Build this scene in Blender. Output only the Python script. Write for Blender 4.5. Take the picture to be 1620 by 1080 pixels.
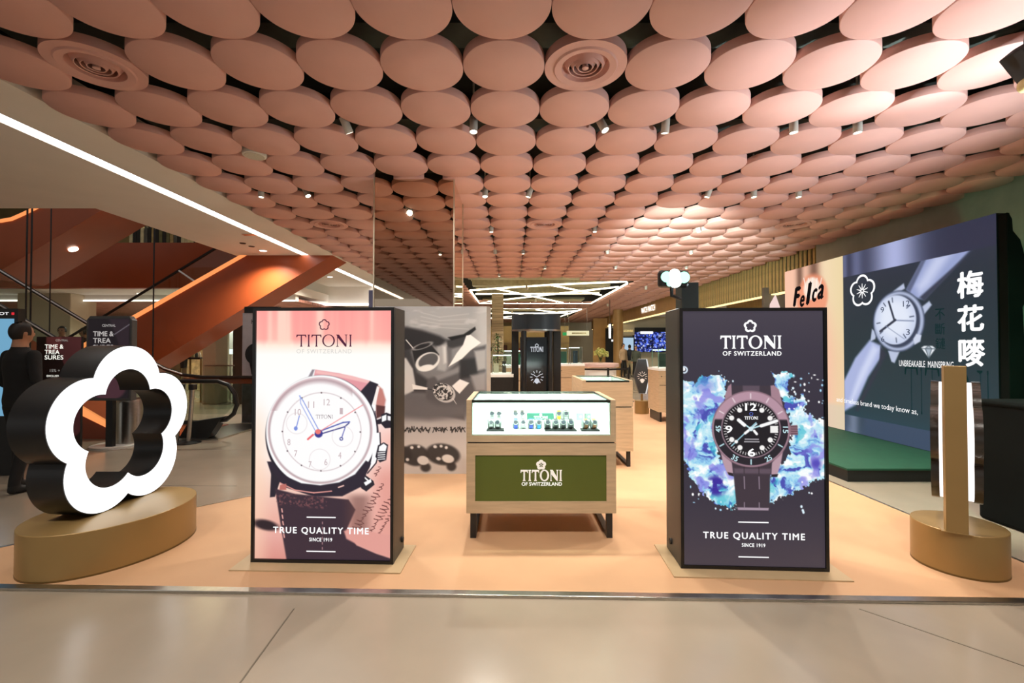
import bpy, bmesh, math, random
import numpy as np
from mathutils import Vector, Matrix
random.seed(7); np.random.seed(7)
for o in list(bpy.data.objects): bpy.data.objects.remove(o)
sc = bpy.context.scene
COL = sc.collection
PI = math.pi

# ---------------------------------------------------------------- camera
F_PX, TILT, CAM_Z = 708.0, 0.01497, 1.5
cam_data = bpy.data.cameras.new('camera'); cam_data.sensor_width = 36.0
cam_data.lens = 36.0 * F_PX / 1620.0; cam_data.clip_start = 0.05; cam_data.clip_end = 200
cam = bpy.data.objects.new('camera', cam_data); COL.objects.link(cam)
cam.location = (0, 0, CAM_Z); cam.rotation_euler = (PI / 2 + TILT, 0, 0)
sc.camera = cam
# ---------------------------------------------------------------- world, exposure
world = bpy.data.worlds.new('mall_ambient'); sc.world = world; world.use_nodes = True
bgn = world.node_tree.nodes['Background']
bgn.inputs[0].default_value = (1.0, 0.96, 0.91, 1); bgn.inputs[1].default_value = 0.36
sc.view_settings.view_transform = 'Standard'; sc.view_settings.look = 'None'
sc.view_settings.gamma = 1.0; sc.view_settings.use_curve_mapping = False
sc.view_settings.exposure = 0.0
SPOT_W = 182.0          # ceiling spotlights, watts
STAGE_W = 2400.0        # stage lamp on the black post
WASH_W = 520.0
CORNER_W = 450.0       # stage lamp in the upper corner

# ---------------------------------------------------------------- helpers
def lin(h):
    if isinstance(h, str):
        h = h.lstrip('#'); c = [int(h[i:i + 2], 16) / 255 for i in (0, 2, 4)]
    else: c = list(h)
    return tuple((x / 12.92 if x <= .04045 else ((x + .055) / 1.055) ** 2.4) for x in c)

def P(px, py, d):
    """the point of the place that lies at distance d (along +Y) behind photo pixel (px, py)"""
    u = (px - 810) / F_PX; v = (540 - py) / F_PX
    fy = math.cos(TILT) - v * math.sin(TILT); fz = math.sin(TILT) + v * math.cos(TILT)
    s = d / fy
    return Vector((u * s, d, CAM_Z + fz * s))
def PX(px, d): return P(px, 540, d).x
def PZ(py, d): return P(810, py, d).z

MATS = {}
def M(name, col, rough=.5, metal=0., var=.06, scale=8., bump=0., emit=0., spec=.5, bscale=None, stretch=None, coat=0.):
    if name in MATS: return MATS[name]
    m = bpy.data.materials.new(name); m.use_nodes = True; nt = m.node_tree; N = nt.nodes; L = nt.links
    b = N['Principled BSDF']; c = lin(col)
    tc = N.new('ShaderNodeTexCoord'); mp = N.new('ShaderNodeMapping'); L.new(tc.outputs['Object'], mp.inputs[0])
    if stretch: mp.inputs['Scale'].default_value = stretch
    nz = N.new('ShaderNodeTexNoise'); nz.inputs['Scale'].default_value = scale; nz.inputs['Detail'].default_value = 4
    L.new(mp.outputs[0], nz.inputs['Vector'])
    cr = N.new('ShaderNodeValToRGB')
    cr.color_ramp.elements[0].position = .3; cr.color_ramp.elements[1].position = .7
    cr.color_ramp.elements[0].color = tuple(max(0, x * (1 - var)) for x in c) + (1,)
    cr.color_ramp.elements[1].color = tuple(min(1, x * (1 + var)) for x in c) + (1,)
    L.new(nz.outputs[0], cr.inputs[0]); L.new(cr.outputs[0], b.inputs['Base Color'])
    b.inputs['Roughness'].default_value = rough; b.inputs['Metallic'].default_value = metal
    b.inputs['Specular IOR Level'].default_value = spec
    if coat: b.inputs['Coat Weight'].default_value = coat; b.inputs['Coat Roughness'].default_value = .08
    if emit:
        L.new(cr.outputs[0], b.inputs['Emission Color']); b.inputs['Emission Strength'].default_value = emit
    if bump:
        n2 = N.new('ShaderNodeTexNoise'); n2.inputs['Scale'].default_value = bscale or scale * 6; n2.inputs['Detail'].default_value = 5
        L.new(mp.outputs[0], n2.inputs['Vector'])
        bp = N.new('ShaderNodeBump'); bp.inputs['Strength'].default_value = bump; bp.inputs['Distance'].default_value = .01
        L.new(n2.outputs[0], bp.inputs['Height']); L.new(bp.outputs[0], b.inputs['Normal'])
    MATS[name] = m; return m

def glow(name, col, strength=1.0):
    """surface that gives off light (lamp, lit screen)"""
    if name in MATS: return MATS[name]
    m = bpy.data.materials.new(name); m.use_nodes = True; nt = m.node_tree; N = nt.nodes; L = nt.links
    N.remove(N['Principled BSDF']); e = N.new('ShaderNodeEmission'); nz = N.new('ShaderNodeTexNoise'); nz.inputs['Scale'].default_value = 3
    cr = N.new('ShaderNodeValToRGB'); c = lin(col)
    cr.color_ramp.elements[0].color = tuple(x * .97 for x in c) + (1,); cr.color_ramp.elements[1].color = c + (1,)
    L.new(nz.outputs[0], cr.inputs[0]); L.new(cr.outputs[0], e.inputs[0]); e.inputs[1].default_value = strength
    L.new(e.outputs[0], N['Material Output'].inputs[0]); MATS[name] = m; return m

def print_mat(name, lit, strength=1.0):
    """a colour attribute shown as a lit screen or as matt print"""
    if name in MATS: return MATS[name]
    m = bpy.data.materials.new(name); m.use_nodes = True; nt = m.node_tree; N = nt.nodes; L = nt.links
    a = N.new('ShaderNodeAttribute'); a.attribute_name = 'Col'
    b = N['Principled BSDF']
    if lit:
        b.inputs['Base Color'].default_value = (.01, .01, .01, 1); b.inputs['Roughness'].default_value = .35
        b.inputs['Specular IOR Level'].default_value = .2
        L.new(a.outputs['Color'], b.inputs['Emission Color']); b.inputs['Emission Strength'].default_value = strength
    else:
        L.new(a.outputs['Color'], b.inputs['Base Color']); b.inputs['Roughness'].default_value = .45
    MATS[name] = m; return m

def glass(name, tint='eef6f2', refl=.10):
    if name in MATS: return MATS[name]
    m = bpy.data.materials.new(name); m.use_nodes = True; nt = m.node_tree; N = nt.nodes; L = nt.links
    N.remove(N['Principled BSDF'])
    t = N.new('ShaderNodeBsdfTransparent'); t.inputs[0].default_value = lin(tint) + (1,)
    g = N.new('ShaderNodeBsdfGlossy'); g.inputs['Roughness'].default_value = .03
    ge = N.new('ShaderNodeNewGeometry'); dt = N.new('ShaderNodeVectorMath'); dt.operation = 'DOT_PRODUCT'
    L.new(ge.outputs['Normal'], dt.inputs[0]); L.new(ge.outputs['Incoming'], dt.inputs[1])
    def mth(op, a, b):
        n = N.new('ShaderNodeMath'); n.operation = op
        for i, q in enumerate((a, b)):
            if q is None: continue
            if isinstance(q, (int, float)): n.inputs[i].default_value = q
            else: L.new(q, n.inputs[i])
        return n.outputs[0]
    f = mth('POWER', mth('SUBTRACT', 1.0, mth('ABSOLUTE', dt.outputs['Value'], None)), 5.0)
    f = mth('ADD', mth('MULTIPLY', f, refl * 4), .025)
    mx = N.new('ShaderNodeMixShader'); L.new(f, mx.inputs[0])
    L.new(t.outputs[0], mx.inputs[1]); L.new(g.outputs[0], mx.inputs[2]); L.new(mx.outputs[0], N['Material Output'].inputs[0])
    MATS[name] = m; return m

# ---- mesh builder
class MB:
    def __init__(s): s.v = []; s.f = []
    def add(s, vs, fs):
        o = len(s.v); s.v += [tuple(v) for v in vs]; s.f += [tuple(i + o for i in f) for f in fs]; return s
    def box(s, x0, x1, y0, y1, z0, z1):
        return s.add([(x0, y0, z0), (x1, y0, z0), (x1, y1, z0), (x0, y1, z0), (x0, y0, z1), (x1, y0, z1), (x1, y1, z1), (x0, y1, z1)],
                     [(0, 3, 2, 1), (4, 5, 6, 7), (0, 1, 5, 4), (1, 2, 6, 5), (2, 3, 7, 6), (3, 0, 4, 7)])
    def prism(s, poly, a0, a1, axis='y'):
        """extrude a 2-D outline along an axis; outline in (x,z) for y, (x,y) for z, (y,z) for x"""
        n = len(poly)
        def pt(p, a): return {'y': (p[0], a, p[1]), 'z': (p[0], p[1], a), 'x': (a, p[0], p[1])}[axis]
        vs = [pt(p, a0) for p in poly] + [pt(p, a1) for p in poly]
        fs = [tuple(range(n)), tuple(range(2 * n - 1, n - 1, -1))] + [(i, i + n, (i + 1) % n + n, (i + 1) % n) for i in range(n)]
        return s.add(vs, fs)
    def ringprism(s, outer, inner, a0, a1, axis='y', front=True, back=True, sides=True):
        n = len(outer)
        def pt(p, a): return {'y': (p[0], a, p[1]), 'z': (p[0], p[1], a), 'x': (a, p[0], p[1])}[axis]
        vs = [pt(p, a0) for p in outer] + [pt(p, a0) for p in inner] + [pt(p, a1) for p in outer] + [pt(p, a1) for p in inner]
        fs = []
        for i in range(n):
            j = (i + 1) % n
            if front: fs.append((i, j, n + j, n + i))
            if back: fs.append((2 * n + j, 2 * n + i, 3 * n + i, 3 * n + j))
            if sides: fs += [(j, i, 2 * n + i, 2 * n + j), (n + i, n + j, 3 * n + j, 3 * n + i)]
        return s.add(vs, fs)
    def lathe(s, prof, seg=24, c=(0, 0, 0), axis='z', cap=True):
        vs = []; n = len(prof)
        for k in range(seg):
            a = 2 * PI * k / seg
            for r, h in prof:
                p = (r * math.cos(a), r * math.sin(a), h)
                if axis == 'y': p = (p[0], h, p[1])
                if axis == 'x': p = (h, p[0], p[1])
                vs.append((p[0] + c[0], p[1] + c[1], p[2] + c[2]))
        fs = []
        for k in range(seg):
            k2 = (k + 1) % seg
            for i in range(n - 1): fs.append((k * n + i, k2 * n + i, k2 * n + i + 1, k * n + i + 1))
        if cap:
            fs.append(tuple(k * n for k in range(seg - 1, -1, -1))); fs.append(tuple(k * n + n - 1 for k in range(seg)))
        return s.add(vs, fs)
    def tube(s, pts, r, seg=8, closed=False):
        pts = [Vector(p) for p in pts]; n = len(pts); base = len(s.v); up = Vector((0, 0, 1))
        prev = None
        for i, p in enumerate(pts):
            if closed: t = pts[(i + 1) % n] - pts[i - 1]
            else: t = pts[min(i + 1, n - 1)] - pts[max(i - 1, 0)]
            t.normalize()
            if prev is None:
                a = t.cross(up) if abs(t.z) < .95 else t.cross(Vector((1, 0, 0)))
            else: a = prev - t * prev.dot(t)
            a.normalize(); prev = a; b = t.cross(a)
            rr = r[i] if isinstance(r, (list, tuple)) else r
            for k in range(seg):
                th = 2 * PI * k / seg; s.v.append(tuple(p + a * rr * math.cos(th) + b * rr * math.sin(th)))
        for i in range(n if closed else n - 1):
            j = (i + 1) % n
            for k in range(seg):
                k2 = (k + 1) % seg
                s.f.append((base + i * seg + k, base + i * seg + k2, base + j * seg + k2, base + j * seg + k))
        if not closed:
            s.f.append(tuple(base + k for k in range(seg - 1, -1, -1))); s.f.append(tuple(base + (n - 1) * seg + k for k in range(seg)))
        return s
    def bar(s, a, b, w, h=None):
        """square bar between two points"""
        a = Vector(a); b = Vector(b); t = (b - a).normalized(); h = h or w
        x = t.cross(Vector((0, 0, 1))); x = Vector((1, 0, 0)) if x.length < .05 else x.normalized(); y = x.cross(t)
        vs = [p + x * w / 2 * i + y * h / 2 * j for p in (a, b) for i, j in ((-1, -1), (1, -1), (1, 1), (-1, 1))]
        return s.add(vs, [(0, 1, 2, 3), (7, 6, 5, 4), (0, 4, 5, 1), (1, 5, 6, 2), (2, 6, 7, 3), (3, 7, 4, 0)])
    def poly(s, pts): return s.add(pts, [tuple(range(len(pts)))])
    def sphere(s, c, r, seg=12, rings=8):
        rx, ry, rz = r if isinstance(r, (tuple, list)) else (r, r, r)
        vs = [(c[0], c[1], c[2] - rz)]
        for i in range(1, rings):
            ph = -PI / 2 + PI * i / rings
            for k in range(seg):
                a = 2 * PI * k / seg
                vs.append((c[0] + rx * math.cos(ph) * math.cos(a), c[1] + ry * math.cos(ph) * math.sin(a), c[2] + rz * math.sin(ph)))
        vs.append((c[0], c[1], c[2] + rz)); fs = []
        for k in range(seg): fs.append((0, 1 + (k + 1) % seg, 1 + k))
        for i in range(rings - 2):
            for k in range(seg):
                a = 1 + i * seg + k; b = 1 + i * seg + (k + 1) % seg; fs.append((a, b, b + seg, a + seg))
        t = len(vs) - 1; o = 1 + (rings - 2) * seg
        for k in range(seg): fs.append((o + k, o + (k + 1) % seg, t))
        return s.add(vs, fs)
    def rot(s, ang, axis='z', c=(0, 0, 0), frm=0):
        R = Matrix.Rotation(ang, 3, axis.upper()); c = Vector(c)
        for i in range(frm, len(s.v)): s.v[i] = tuple(R @ (Vector(s.v[i]) - c) + c)
        return s
    def move(s, d, frm=0):
        for i in range(frm, len(s.v)): s.v[i] = (s.v[i][0] + d[0], s.v[i][1] + d[1], s.v[i][2] + d[2])
        return s
    def mesh(s, name):
        me = bpy.data.meshes.new(name); me.from_pydata(s.v, [], s.f); me.validate(); return me
    def build(s, name, mat, parent=None, world=False, smooth=False, bevel=0., kind=None):
        v = s.v
        if world and parent is not None:
            inv = wmat(parent).inverted(); v = [tuple(inv @ Vector(p)) for p in s.v]
        me = bpy.data.meshes.new(name); me.from_pydata(v, [], s.f); me.validate()
        bm = bmesh.new(); bm.from_mesh(me); bmesh.ops.recalc_face_normals(bm, faces=bm.faces); bm.to_mesh(me); bm.free()
        me.materials.append(mat)
        o = bpy.data.objects.new(name, me); COL.objects.link(o)
        if parent is not None: o.parent = parent
        if smooth: shade(me)
        if bevel:
            b = o.modifiers.new('bevel', 'BEVEL'); b.width = bevel; b.segments = 2; b.limit_method = 'ANGLE'
        if kind: o['kind'] = kind
        return o
def shade(me, ang=40):
    me.polygons.foreach_set('use_smooth', [True] * len(me.polygons))
    bm = bmesh.new(); bm.from_mesh(me)
    for e in bm.edges:
        if len(e.link_faces) == 2 and e.calc_face_angle(0) > math.radians(ang): e.smooth = False
    bm.to_mesh(me); bm.free()
def wmat(o):
    m = o.matrix_basis.copy(); p = o.parent
    while p is not None: m = p.matrix_basis @ m; p = p.parent
    return m
def tag(o, label, cat, group=None, kind=None):
    o['label'] = label; o['category'] = cat
    if group: o['group'] = group
    if kind: o['kind'] = kind
    return o
def thing(name, label, cat, loc=(0, 0, 0), rz=0., group=None):
    o = bpy.data.objects.new(name, None); COL.objects.link(o); o.empty_display_size = .1
    o.location = loc; o.rotation_euler = (0, 0, rz); return tag(o, label, cat, group)
def struct(o): o['kind'] = 'structure'; return o
def link_copy(o, parent=None, loc=None):
    c = o.copy(); COL.objects.link(c); c.parent = parent
    if loc is not None: c.location = loc
    return c
def copy_tree(o, loc, rz, label, group=None):
    c = o.copy(); COL.objects.link(c); c.location = loc; c.rotation_euler = (0, 0, rz); c['label'] = label
    if group: c['group'] = group
    for ch in list(o.children):
        d = ch.copy(); COL.objects.link(d); d.parent = c
        for g in list(ch.children):
            e = g.copy(); COL.objects.link(e); e.parent = d
    return c
def lamp(name, kind, loc, energy, color=(1, 1, 1), aim=None, parent=None, size=.1, angle=60, blend=.6, size_y=None):
    l = bpy.data.lights.new(name, kind); l.energy = energy; l.color = color
    if kind == 'SPOT': l.spot_size = math.radians(angle); l.spot_blend = blend; l.shadow_soft_size = size
    elif kind == 'POINT': l.shadow_soft_size = size
    elif kind == 'AREA':
        l.shape = 'RECTANGLE'; l.size = size; l.size_y = size_y or size
    o = bpy.data.objects.new(name, l); COL.objects.link(o)
    loc = Vector(loc)
    if aim is not None: o.rotation_euler = (Vector(aim) - loc).to_track_quat('-Z', 'Y').to_euler()
    o.location = loc
    if parent is not None:
        o.parent = parent; o.matrix_parent_inverse = wmat(parent).inverted()
    return o

# ---- outlines
def flower(R, r, n=120, cx=0., cz=0., s=1.):
    out = []
    for k in range(n):
        a = 2 * PI * k / n + PI / 2; best = 0
        for j in range(5):
            t = PI / 2 + 2 * PI * j / 5; c = math.cos(a - t); q = r * r - R * R * (1 - c * c)
            if q >= 0: best = max(best, R * c + math.sqrt(q))
        out.append((cx + s * best * math.cos(a), cz + s * best * math.sin(a)))
    return out
def ellipse(a, b, n=48, cx=0., cy=0., rot=0.):
    return [(cx + a * math.cos(t) * math.cos(rot) - b * math.sin(t) * math.sin(rot), cy + a * math.cos(t) * math.sin(rot) + b * math.sin(t) * math.cos(rot))
            for t in (2 * PI * k / n for k in range(n))]
def star(ro, ri, n=5, cx=0., cz=0., rot=PI / 2):
    return [(cx + (ro if k % 2 == 0 else ri) * math.cos(rot + PI * k / n), cz + (ro if k % 2 == 0 else ri) * math.sin(rot + PI * k / n)) for k in range(2 * n)]

def flat_polys(polys, y, name, mat, parent, thick=0.):
    """flat letter shapes in the local x-z plane facing -y; every poly is an outline or (outer, inner)"""
    m = MB()
    for p in polys:
        if isinstance(p, tuple) and isinstance(p[0], list):
            m.ringprism(p[0], p[1], y - thick, y, 'y', sides=thick > 0, back=thick > 0)
        elif thick: m.prism(p, y - thick, y, 'y')
        else: m.poly([(q[0], y, q[1]) for q in p])
    return m.build(name, mat, parent)
def titoni(cx, z0, w, h, t=.26):
    """the six flared capitals"""
    k = t / .26; P_ = []
    def I(x): return [(x + a, b) for a, b in ((.13 - .13 * k, 0), (.13 + .13 * k, 0), (.13 + .13 * k, .04), (.13 + .075 * k, .1), (.13 + .068 * k, .5), (.13 + .075 * k, .9), (.13 + .13 * k, .96), (.13 + .13 * k, 1), (.13 - .13 * k, 1), (.13 - .13 * k, .96), (.13 - .075 * k, .9), (.13 - .068 * k, .5), (.13 - .075 * k, .1), (.13 - .13 * k, .04))]
    def T(x):
        b = 1 - .13 * k
        return [(x + a, c) for a, c in ((.4 - .13 * k, 0), (.4 + .13 * k, 0), (.4 + .13 * k, .04), (.4 + .075 * k, .1), (.4 + .068 * k, b), (.68, b), (.74, b - .14), (.8, b - .12), (.78, 1), (.02, 1), (0, b - .12), (.06, b - .14), (.12, b), (.4 - .068 * k, b), (.4 - .075 * k, .1), (.4 - .13 * k, .04))]
    def N(x): return [(x + a, c) for a, c in ((0, 0), (.2, 0), (.2, .04), (.1 + .04 * k, .08), (.1 + .04 * k, .97 - .33 * k), (.72, 0), (.82, 0), (.82, .94), (.9, .97), (.9, 1), (.66, 1), (.66, .97), (.82 - .08 * k, .93), (.82 - .08 * k, .32 * k), (.1 + .16 * k, 1), (0, 1), (0, .96), (.1 - .04 * k, .9), (.1 - .04 * k, .08), (0, .04))]
    x = 0; out = []
    out.append(T(x)); x += .86; out.append(I(x)); x += .34; out.append(T(x)); x += .86
    O = (ellipse(.5, .52, 32, x + .5, .5), ellipse(.5 - .17 * k, .52 - .09 * k, 32, x + .5, .5)); out.append(O); x += 1.1
    out.append(N(x)); x += 1.0; out.append(I(x)); x += .26
    f = lambda p: [(cx - w / 2 + a / x * w, z0 + b * h) for a, b in p]
    return [(f(p[0]), f(p[1])) if isinstance(p, tuple) else f(p) for p in out]
_tx = {}
def text_geo(s, track=1.):
    key = (s, track)
    if key not in _tx:
        c = bpy.data.curves.new('lettering', 'FONT'); c.body = s; c.space_character = track; c.resolution_u = 3
        o = bpy.data.objects.new('lettering', c); COL.objects.link(o)
        dg = bpy.context.evaluated_depsgraph_get(); me = bpy.data.meshes.new_from_object(o.evaluated_get(dg))
        vs = [tuple(v.co) for v in me.vertices]; fs = [tuple(p.vertices) for p in me.polygons]
        bpy.data.objects.remove(o); bpy.data.curves.remove(c); bpy.data.meshes.remove(me)
        x0 = min(v[0] for v in vs); x1 = max(v[0] for v in vs); y0 = min(v[1] for v in vs); y1 = max(v[1] for v in vs)
        _tx[key] = ([((v[0] - x0) / (x1 - x0), (v[1] - y0) / (y1 - y0)) for v in vs], fs)
    return _tx[key]
def text_at(m, s, cx, z0, w, h, y, bold=0., track=1.):
    vs, fs = text_geo(s, track); e = bold * 1.5 * h
    for ox, oz in (((0, 0),) if not bold else ((-e, 0), (e, 0), (0, e * .8), (0, -e * .8))):
        m.add([(cx - w / 2 + ox + a * w, y, z0 + oz + b * h) for a, b in vs], [tuple(reversed(f)) for f in fs])
    return m

# ---- painted flat pictures (screens and print)
def fbm(X, Y, sc_, oct_=4, seed=0):
    tot = np.zeros_like(X); amp = 1.; nrm = 0
    rs = np.random.RandomState(seed); tab = rs.rand(256, 256)
    for o in range(oct_):
        x = X * sc_; y = Y * sc_; xi = np.floor(x).astype(int); yi = np.floor(y).astype(int); fx = x - xi; fy = y - yi
        fx = fx * fx * (3 - 2 * fx); fy = fy * fy * (3 - 2 * fy)
        g = lambda a, b: tab[(a + 17 * o) % 256, (b + 31 * o) % 256]
        tot += amp * ((g(xi, yi) * (1 - fx) + g(xi + 1, yi) * fx) * (1 - fy) + (g(xi, yi + 1) * (1 - fx) + g(xi + 1, yi + 1) * fx) * fy)
        nrm += amp; amp *= .5; sc_ *= 2
    return tot / nrm
def ss(a, b, x): t = np.clip((x - a) / (b - a), 0, 1); return t * t * (3 - 2 * t)
def rgb(h): h = h.lstrip('#'); return np.array([int(h[i:i + 2], 16) / 255 for i in (0, 2, 4)])
class Canvas:
    """picture in sRGB on a grid; x to the right, y downwards"""
    def __init__(s, x0, y0, x1, y1, nx, ny, col):
        s.x0, s.y0, s.x1, s.y1, s.nx, s.ny = x0, y0, x1, y1, nx, ny
        s.X, s.Y = np.meshgrid(np.linspace(x0, x1, nx), np.linspace(y0, y1, ny)); s.C = np.zeros((ny, nx, 3)) + rgb(col)
        s.px = (x1 - x0) / (nx - 1)
    def blend(s, mask, col, win=None):
        c = rgb(col) if isinstance(col, str) else col
        if win is None: s.C += (c - s.C) * mask[..., None]
        else: s.C[win] += (c - s.C[win]) * mask[..., None]
    def win(s, ax, ay, bx, by):
        i0 = int(np.clip((ax - s.x0) / (s.x1 - s.x0) * (s.nx - 1), 0, s.nx)); i1 = int(np.clip((bx - s.x0) / (s.x1 - s.x0) * (s.nx - 1) + 2, 0, s.nx))
        j0 = int(np.clip((ay - s.y0) / (s.y1 - s.y0) * (s.ny - 1), 0, s.ny)); j1 = int(np.clip((by - s.y0) / (s.y1 - s.y0) * (s.ny - 1) + 2, 0, s.ny))
        return np.s_[j0:j1, i0:i1]
    def ell(s, cx, cy, rx, ry, col, soft=1., rot=0., inner=None, a=1.):
        R = max(rx, ry) + soft * 2; w = s.win(cx - R, cy - R, cx + R, cy + R); X = s.X[w] - cx; Y = s.Y[w] - cy
        if X.size == 0: return
        c, n = math.cos(rot), math.sin(rot); u = (X * c + Y * n) / rx; v = (-X * n + Y * c) / ry
        r = np.sqrt(u * u + v * v); k = min(rx, ry); m = 1 - ss(-soft, soft, (r - 1) * k)
        if inner is not None: m = m * ss(-soft, soft, (r - inner) * k)
        s.blend(m * a, col, w)
    def poly(s, pts, col, soft=.8, a=1.):
        xs = [p[0] for p in pts]; ys = [p[1] for p in pts]
        w = s.win(min(xs) - soft * 2, min(ys) - soft * 2, max(xs) + soft * 2, max(ys) + soft * 2); X = s.X[w]; Y = s.Y[w]
        if X.size == 0: return
        ins = np.zeros(X.shape, bool); dist = np.full(X.shape, 1e9); n = len(pts)
        for i in range(n):
            ax, ay = pts[i]; bx, by = pts[(i + 1) % n]
            cond = (ay > Y) != (by > Y)
            xi = ax + (Y - ay) * (bx - ax) / ((by - ay) if abs(by - ay) > 1e-9 else 1e-9); ins ^= cond & (X < xi)
            dx, dy = bx - ax, by - ay; L2 = dx * dx + dy * dy + 1e-12; t = np.clip(((X - ax) * dx + (Y - ay) * dy) / L2, 0, 1)
            dist = np.minimum(dist, np.hypot(X - ax - t * dx, Y - ay - t * dy))
        sd = np.where(ins, -dist, dist); s.blend((1 - ss(-soft, soft, sd)) * a, col, w)
    def line(s, p, q, wd, col, soft=.6, a=1.):
        w = s.win(min(p[0], q[0]) - wd - 2, min(p[1], q[1]) - wd - 2, max(p[0], q[0]) + wd + 2, max(p[1], q[1]) + wd + 2)
        X = s.X[w]; Y = s.Y[w]
        if X.size == 0: return
        dx, dy = q[0] - p[0], q[1] - p[1]; L2 = dx * dx + dy * dy + 1e-12
        t = np.clip(((X - p[0]) * dx + (Y - p[1]) * dy) / L2, 0, 1); d = np.hypot(X - p[0] - t * dx, Y - p[1] - t * dy)
        s.blend((1 - ss(wd / 2 - soft, wd / 2 + soft, d)) * a, col, w)
    def path(s, pts, wd, col, soft=.6, a=1.):
        for i in range(len(pts) - 1): s.line(pts[i], pts[i + 1], wd, col, soft, a)
    def grad_y(s, stops):
        ys = [q[0] for q in stops]; cs = np.array([rgb(q[1]) for q in stops])
        s.C[:] = np.stack([np.interp(s.Y, ys, cs[:, k]) for k in range(3)], -1)
    def build(s, name, x0, x1, z0, z1, y, mat, parent):
        """z1 is the top edge"""
        gx, gz = np.meshgrid(np.linspace(x0, x1, s.nx), np.linspace(z1, z0, s.ny))
        co = np.stack([gx, np.full_like(gx, y), gz], -1).reshape(-1, 3)
        idx = np.arange(s.nx * s.ny).reshape(s.ny, s.nx)
        q = np.stack([idx[:-1, :-1], idx[1:, :-1], idx[1:, 1:], idx[:-1, 1:]], -1).reshape(-1, 4)
        me = bpy.data.meshes.new(name); me.vertices.add(len(co)); me.vertices.foreach_set('co', co.ravel())
        me.loops.add(q.size); me.loops.foreach_set('vertex_index', q.ravel().astype(np.int32))
        me.polygons.add(len(q)); me.polygons.foreach_set('loop_start', np.arange(0, q.size, 4, dtype=np.int32))
        me.polygons.foreach_set('loop_total', np.full(len(q), 4, dtype=np.int32)); me.update(calc_edges=True)
        c = np.clip(s.C, 0, 1); l = np.where(c <= .04045, c / 12.92, ((c + .055) / 1.055) ** 2.4)
        at = me.color_attributes.new('Col', 'FLOAT_COLOR', 'POINT')
        at.data.foreach_set('color', np.concatenate([l.reshape(-1, 3), np.ones((len(co), 1))], 1).ravel())
        me.materials.append(mat); o = bpy.data.objects.new(name, me); COL.objects.link(o); o.parent = parent
        return o
# ================================================================ materials
m_conc = M('polished_concrete', '998d7c', rough=.22, var=.10, scale=1.3, bump=.03, bscale=9, spec=.5)
m_carpet = M('peach_vinyl', 'bf9874', rough=.55, var=.05, scale=2.2, spec=.25)
m_steel = M('brushed_steel', 'b8b6b0', rough=.28, metal=1., var=.08, scale=30)
m_chrome = M('chrome', 'c9c8c4', rough=.12, metal=1., var=.05)
m_disc = M('salmon_paint', 'd3a499', rough=.55, var=.03, scale=3, spec=.3)
m_slab = M('dark_void_paint', '2a2d28', rough=.8, var=.3, scale=2)
m_white = M('white_plaster', 'e9e4da', rough=.6, var=.02, scale=2, spec=.3)
m_wallc = M('raw_concrete', 'b4b5a6', rough=.75, var=.16, scale=1.6, bump=.3, bscale=14)
m_strip = glow('strip_light', 'fffaf6', 6.0)
m_black = M('black_metal', '17181a', rough=.38, var=.15, scale=20)
m_blackm = M('black_matt', '101112', rough=.6, var=.15, scale=12)
m_gold = M('gold_lacquer', '9c8050', rough=.36, metal=.35, var=.04, scale=4, spec=.5)
m_oak = M('pale_oak', 'c1aa8a', rough=.45, var=.10, scale=5, stretch=(1, 1, 9), bump=.04)
m_green = M('olive_panel', '55611f', rough=.5, var=.04, scale=3)
m_lit = glow('white_lightbox', 'ffffff', 1.6)
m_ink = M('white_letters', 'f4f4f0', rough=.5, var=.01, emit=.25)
m_orange = M('orange_lacquer', 'a04a24', rough=.35, var=.05, scale=2)
m_oglow = glow('orange_light_edge', 'ff9a5a', 1.1)
m_beige = M('beige_wall', 'c4b79d', rough=.7, var=.04, scale=2)
m_glass = glass('clear_glass'); m_glassg = glass('green_edge_glass', 'f0f5f1')
m_mirror = M('bronze_mirror', 'e2cdb6', rough=.02, metal=1., var=.01)
m_mframe = M('mirror_edge', 'd6cdb8', rough=.3, metal=.8, var=.05)

# ================================================================ setting
CEIL = CAM_Z + 2.064           # underside of the discs
floor = struct(MB().box(-24, 22, -8, 40, -.2, 0).build('floor', m_conc))
j = M('joint_filler', '6d6455', rough=.7, var=.1)
for k, (a, b) in enumerate((((PX(468, 2.6), 2.60), (PX(380, 2.0), 1.96)), ((-4.6, 3.0), (-12, 5.2)), ((-3.1, 6.6), (-14, 6.9)), ((-3.0, 4.9), (-14, 5.2)), ((2.0, 2.6), (2.9, 1.6)))):
    MB().bar((a[0], a[1], .0005), (b[0], b[1], .0005), .008, .002).build('floor_joint', j, floor)
carpet = MB().prism([(-4.36, 2.86), (3.56, 2.66), (3.56, 16), (-1.5, 16), (-1.5, 5.66)], .0005, .008, 'z').build('carpet', m_carpet)
tag(carpet, 'smooth peach floor covering under the watch displays', 'carpet')
t1 = MB(); t1.bar((-4.45, 2.848, .009), (3.6, 2.643, .009), .055, .018); struct(t1.build('trim_1', m_steel, bevel=.004))
t2 = MB(); t2.bar((-4.36, 2.86, .006), (-1.5, 5.66, .006), .02, .012); struct(t2.build('trim_2', m_steel))
t3 = MB(); t3.bar((3.565, 2.66, .006), (3.565, 9, .006), .02, .012); struct(t3.build('trim_3', m_steel))

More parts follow.
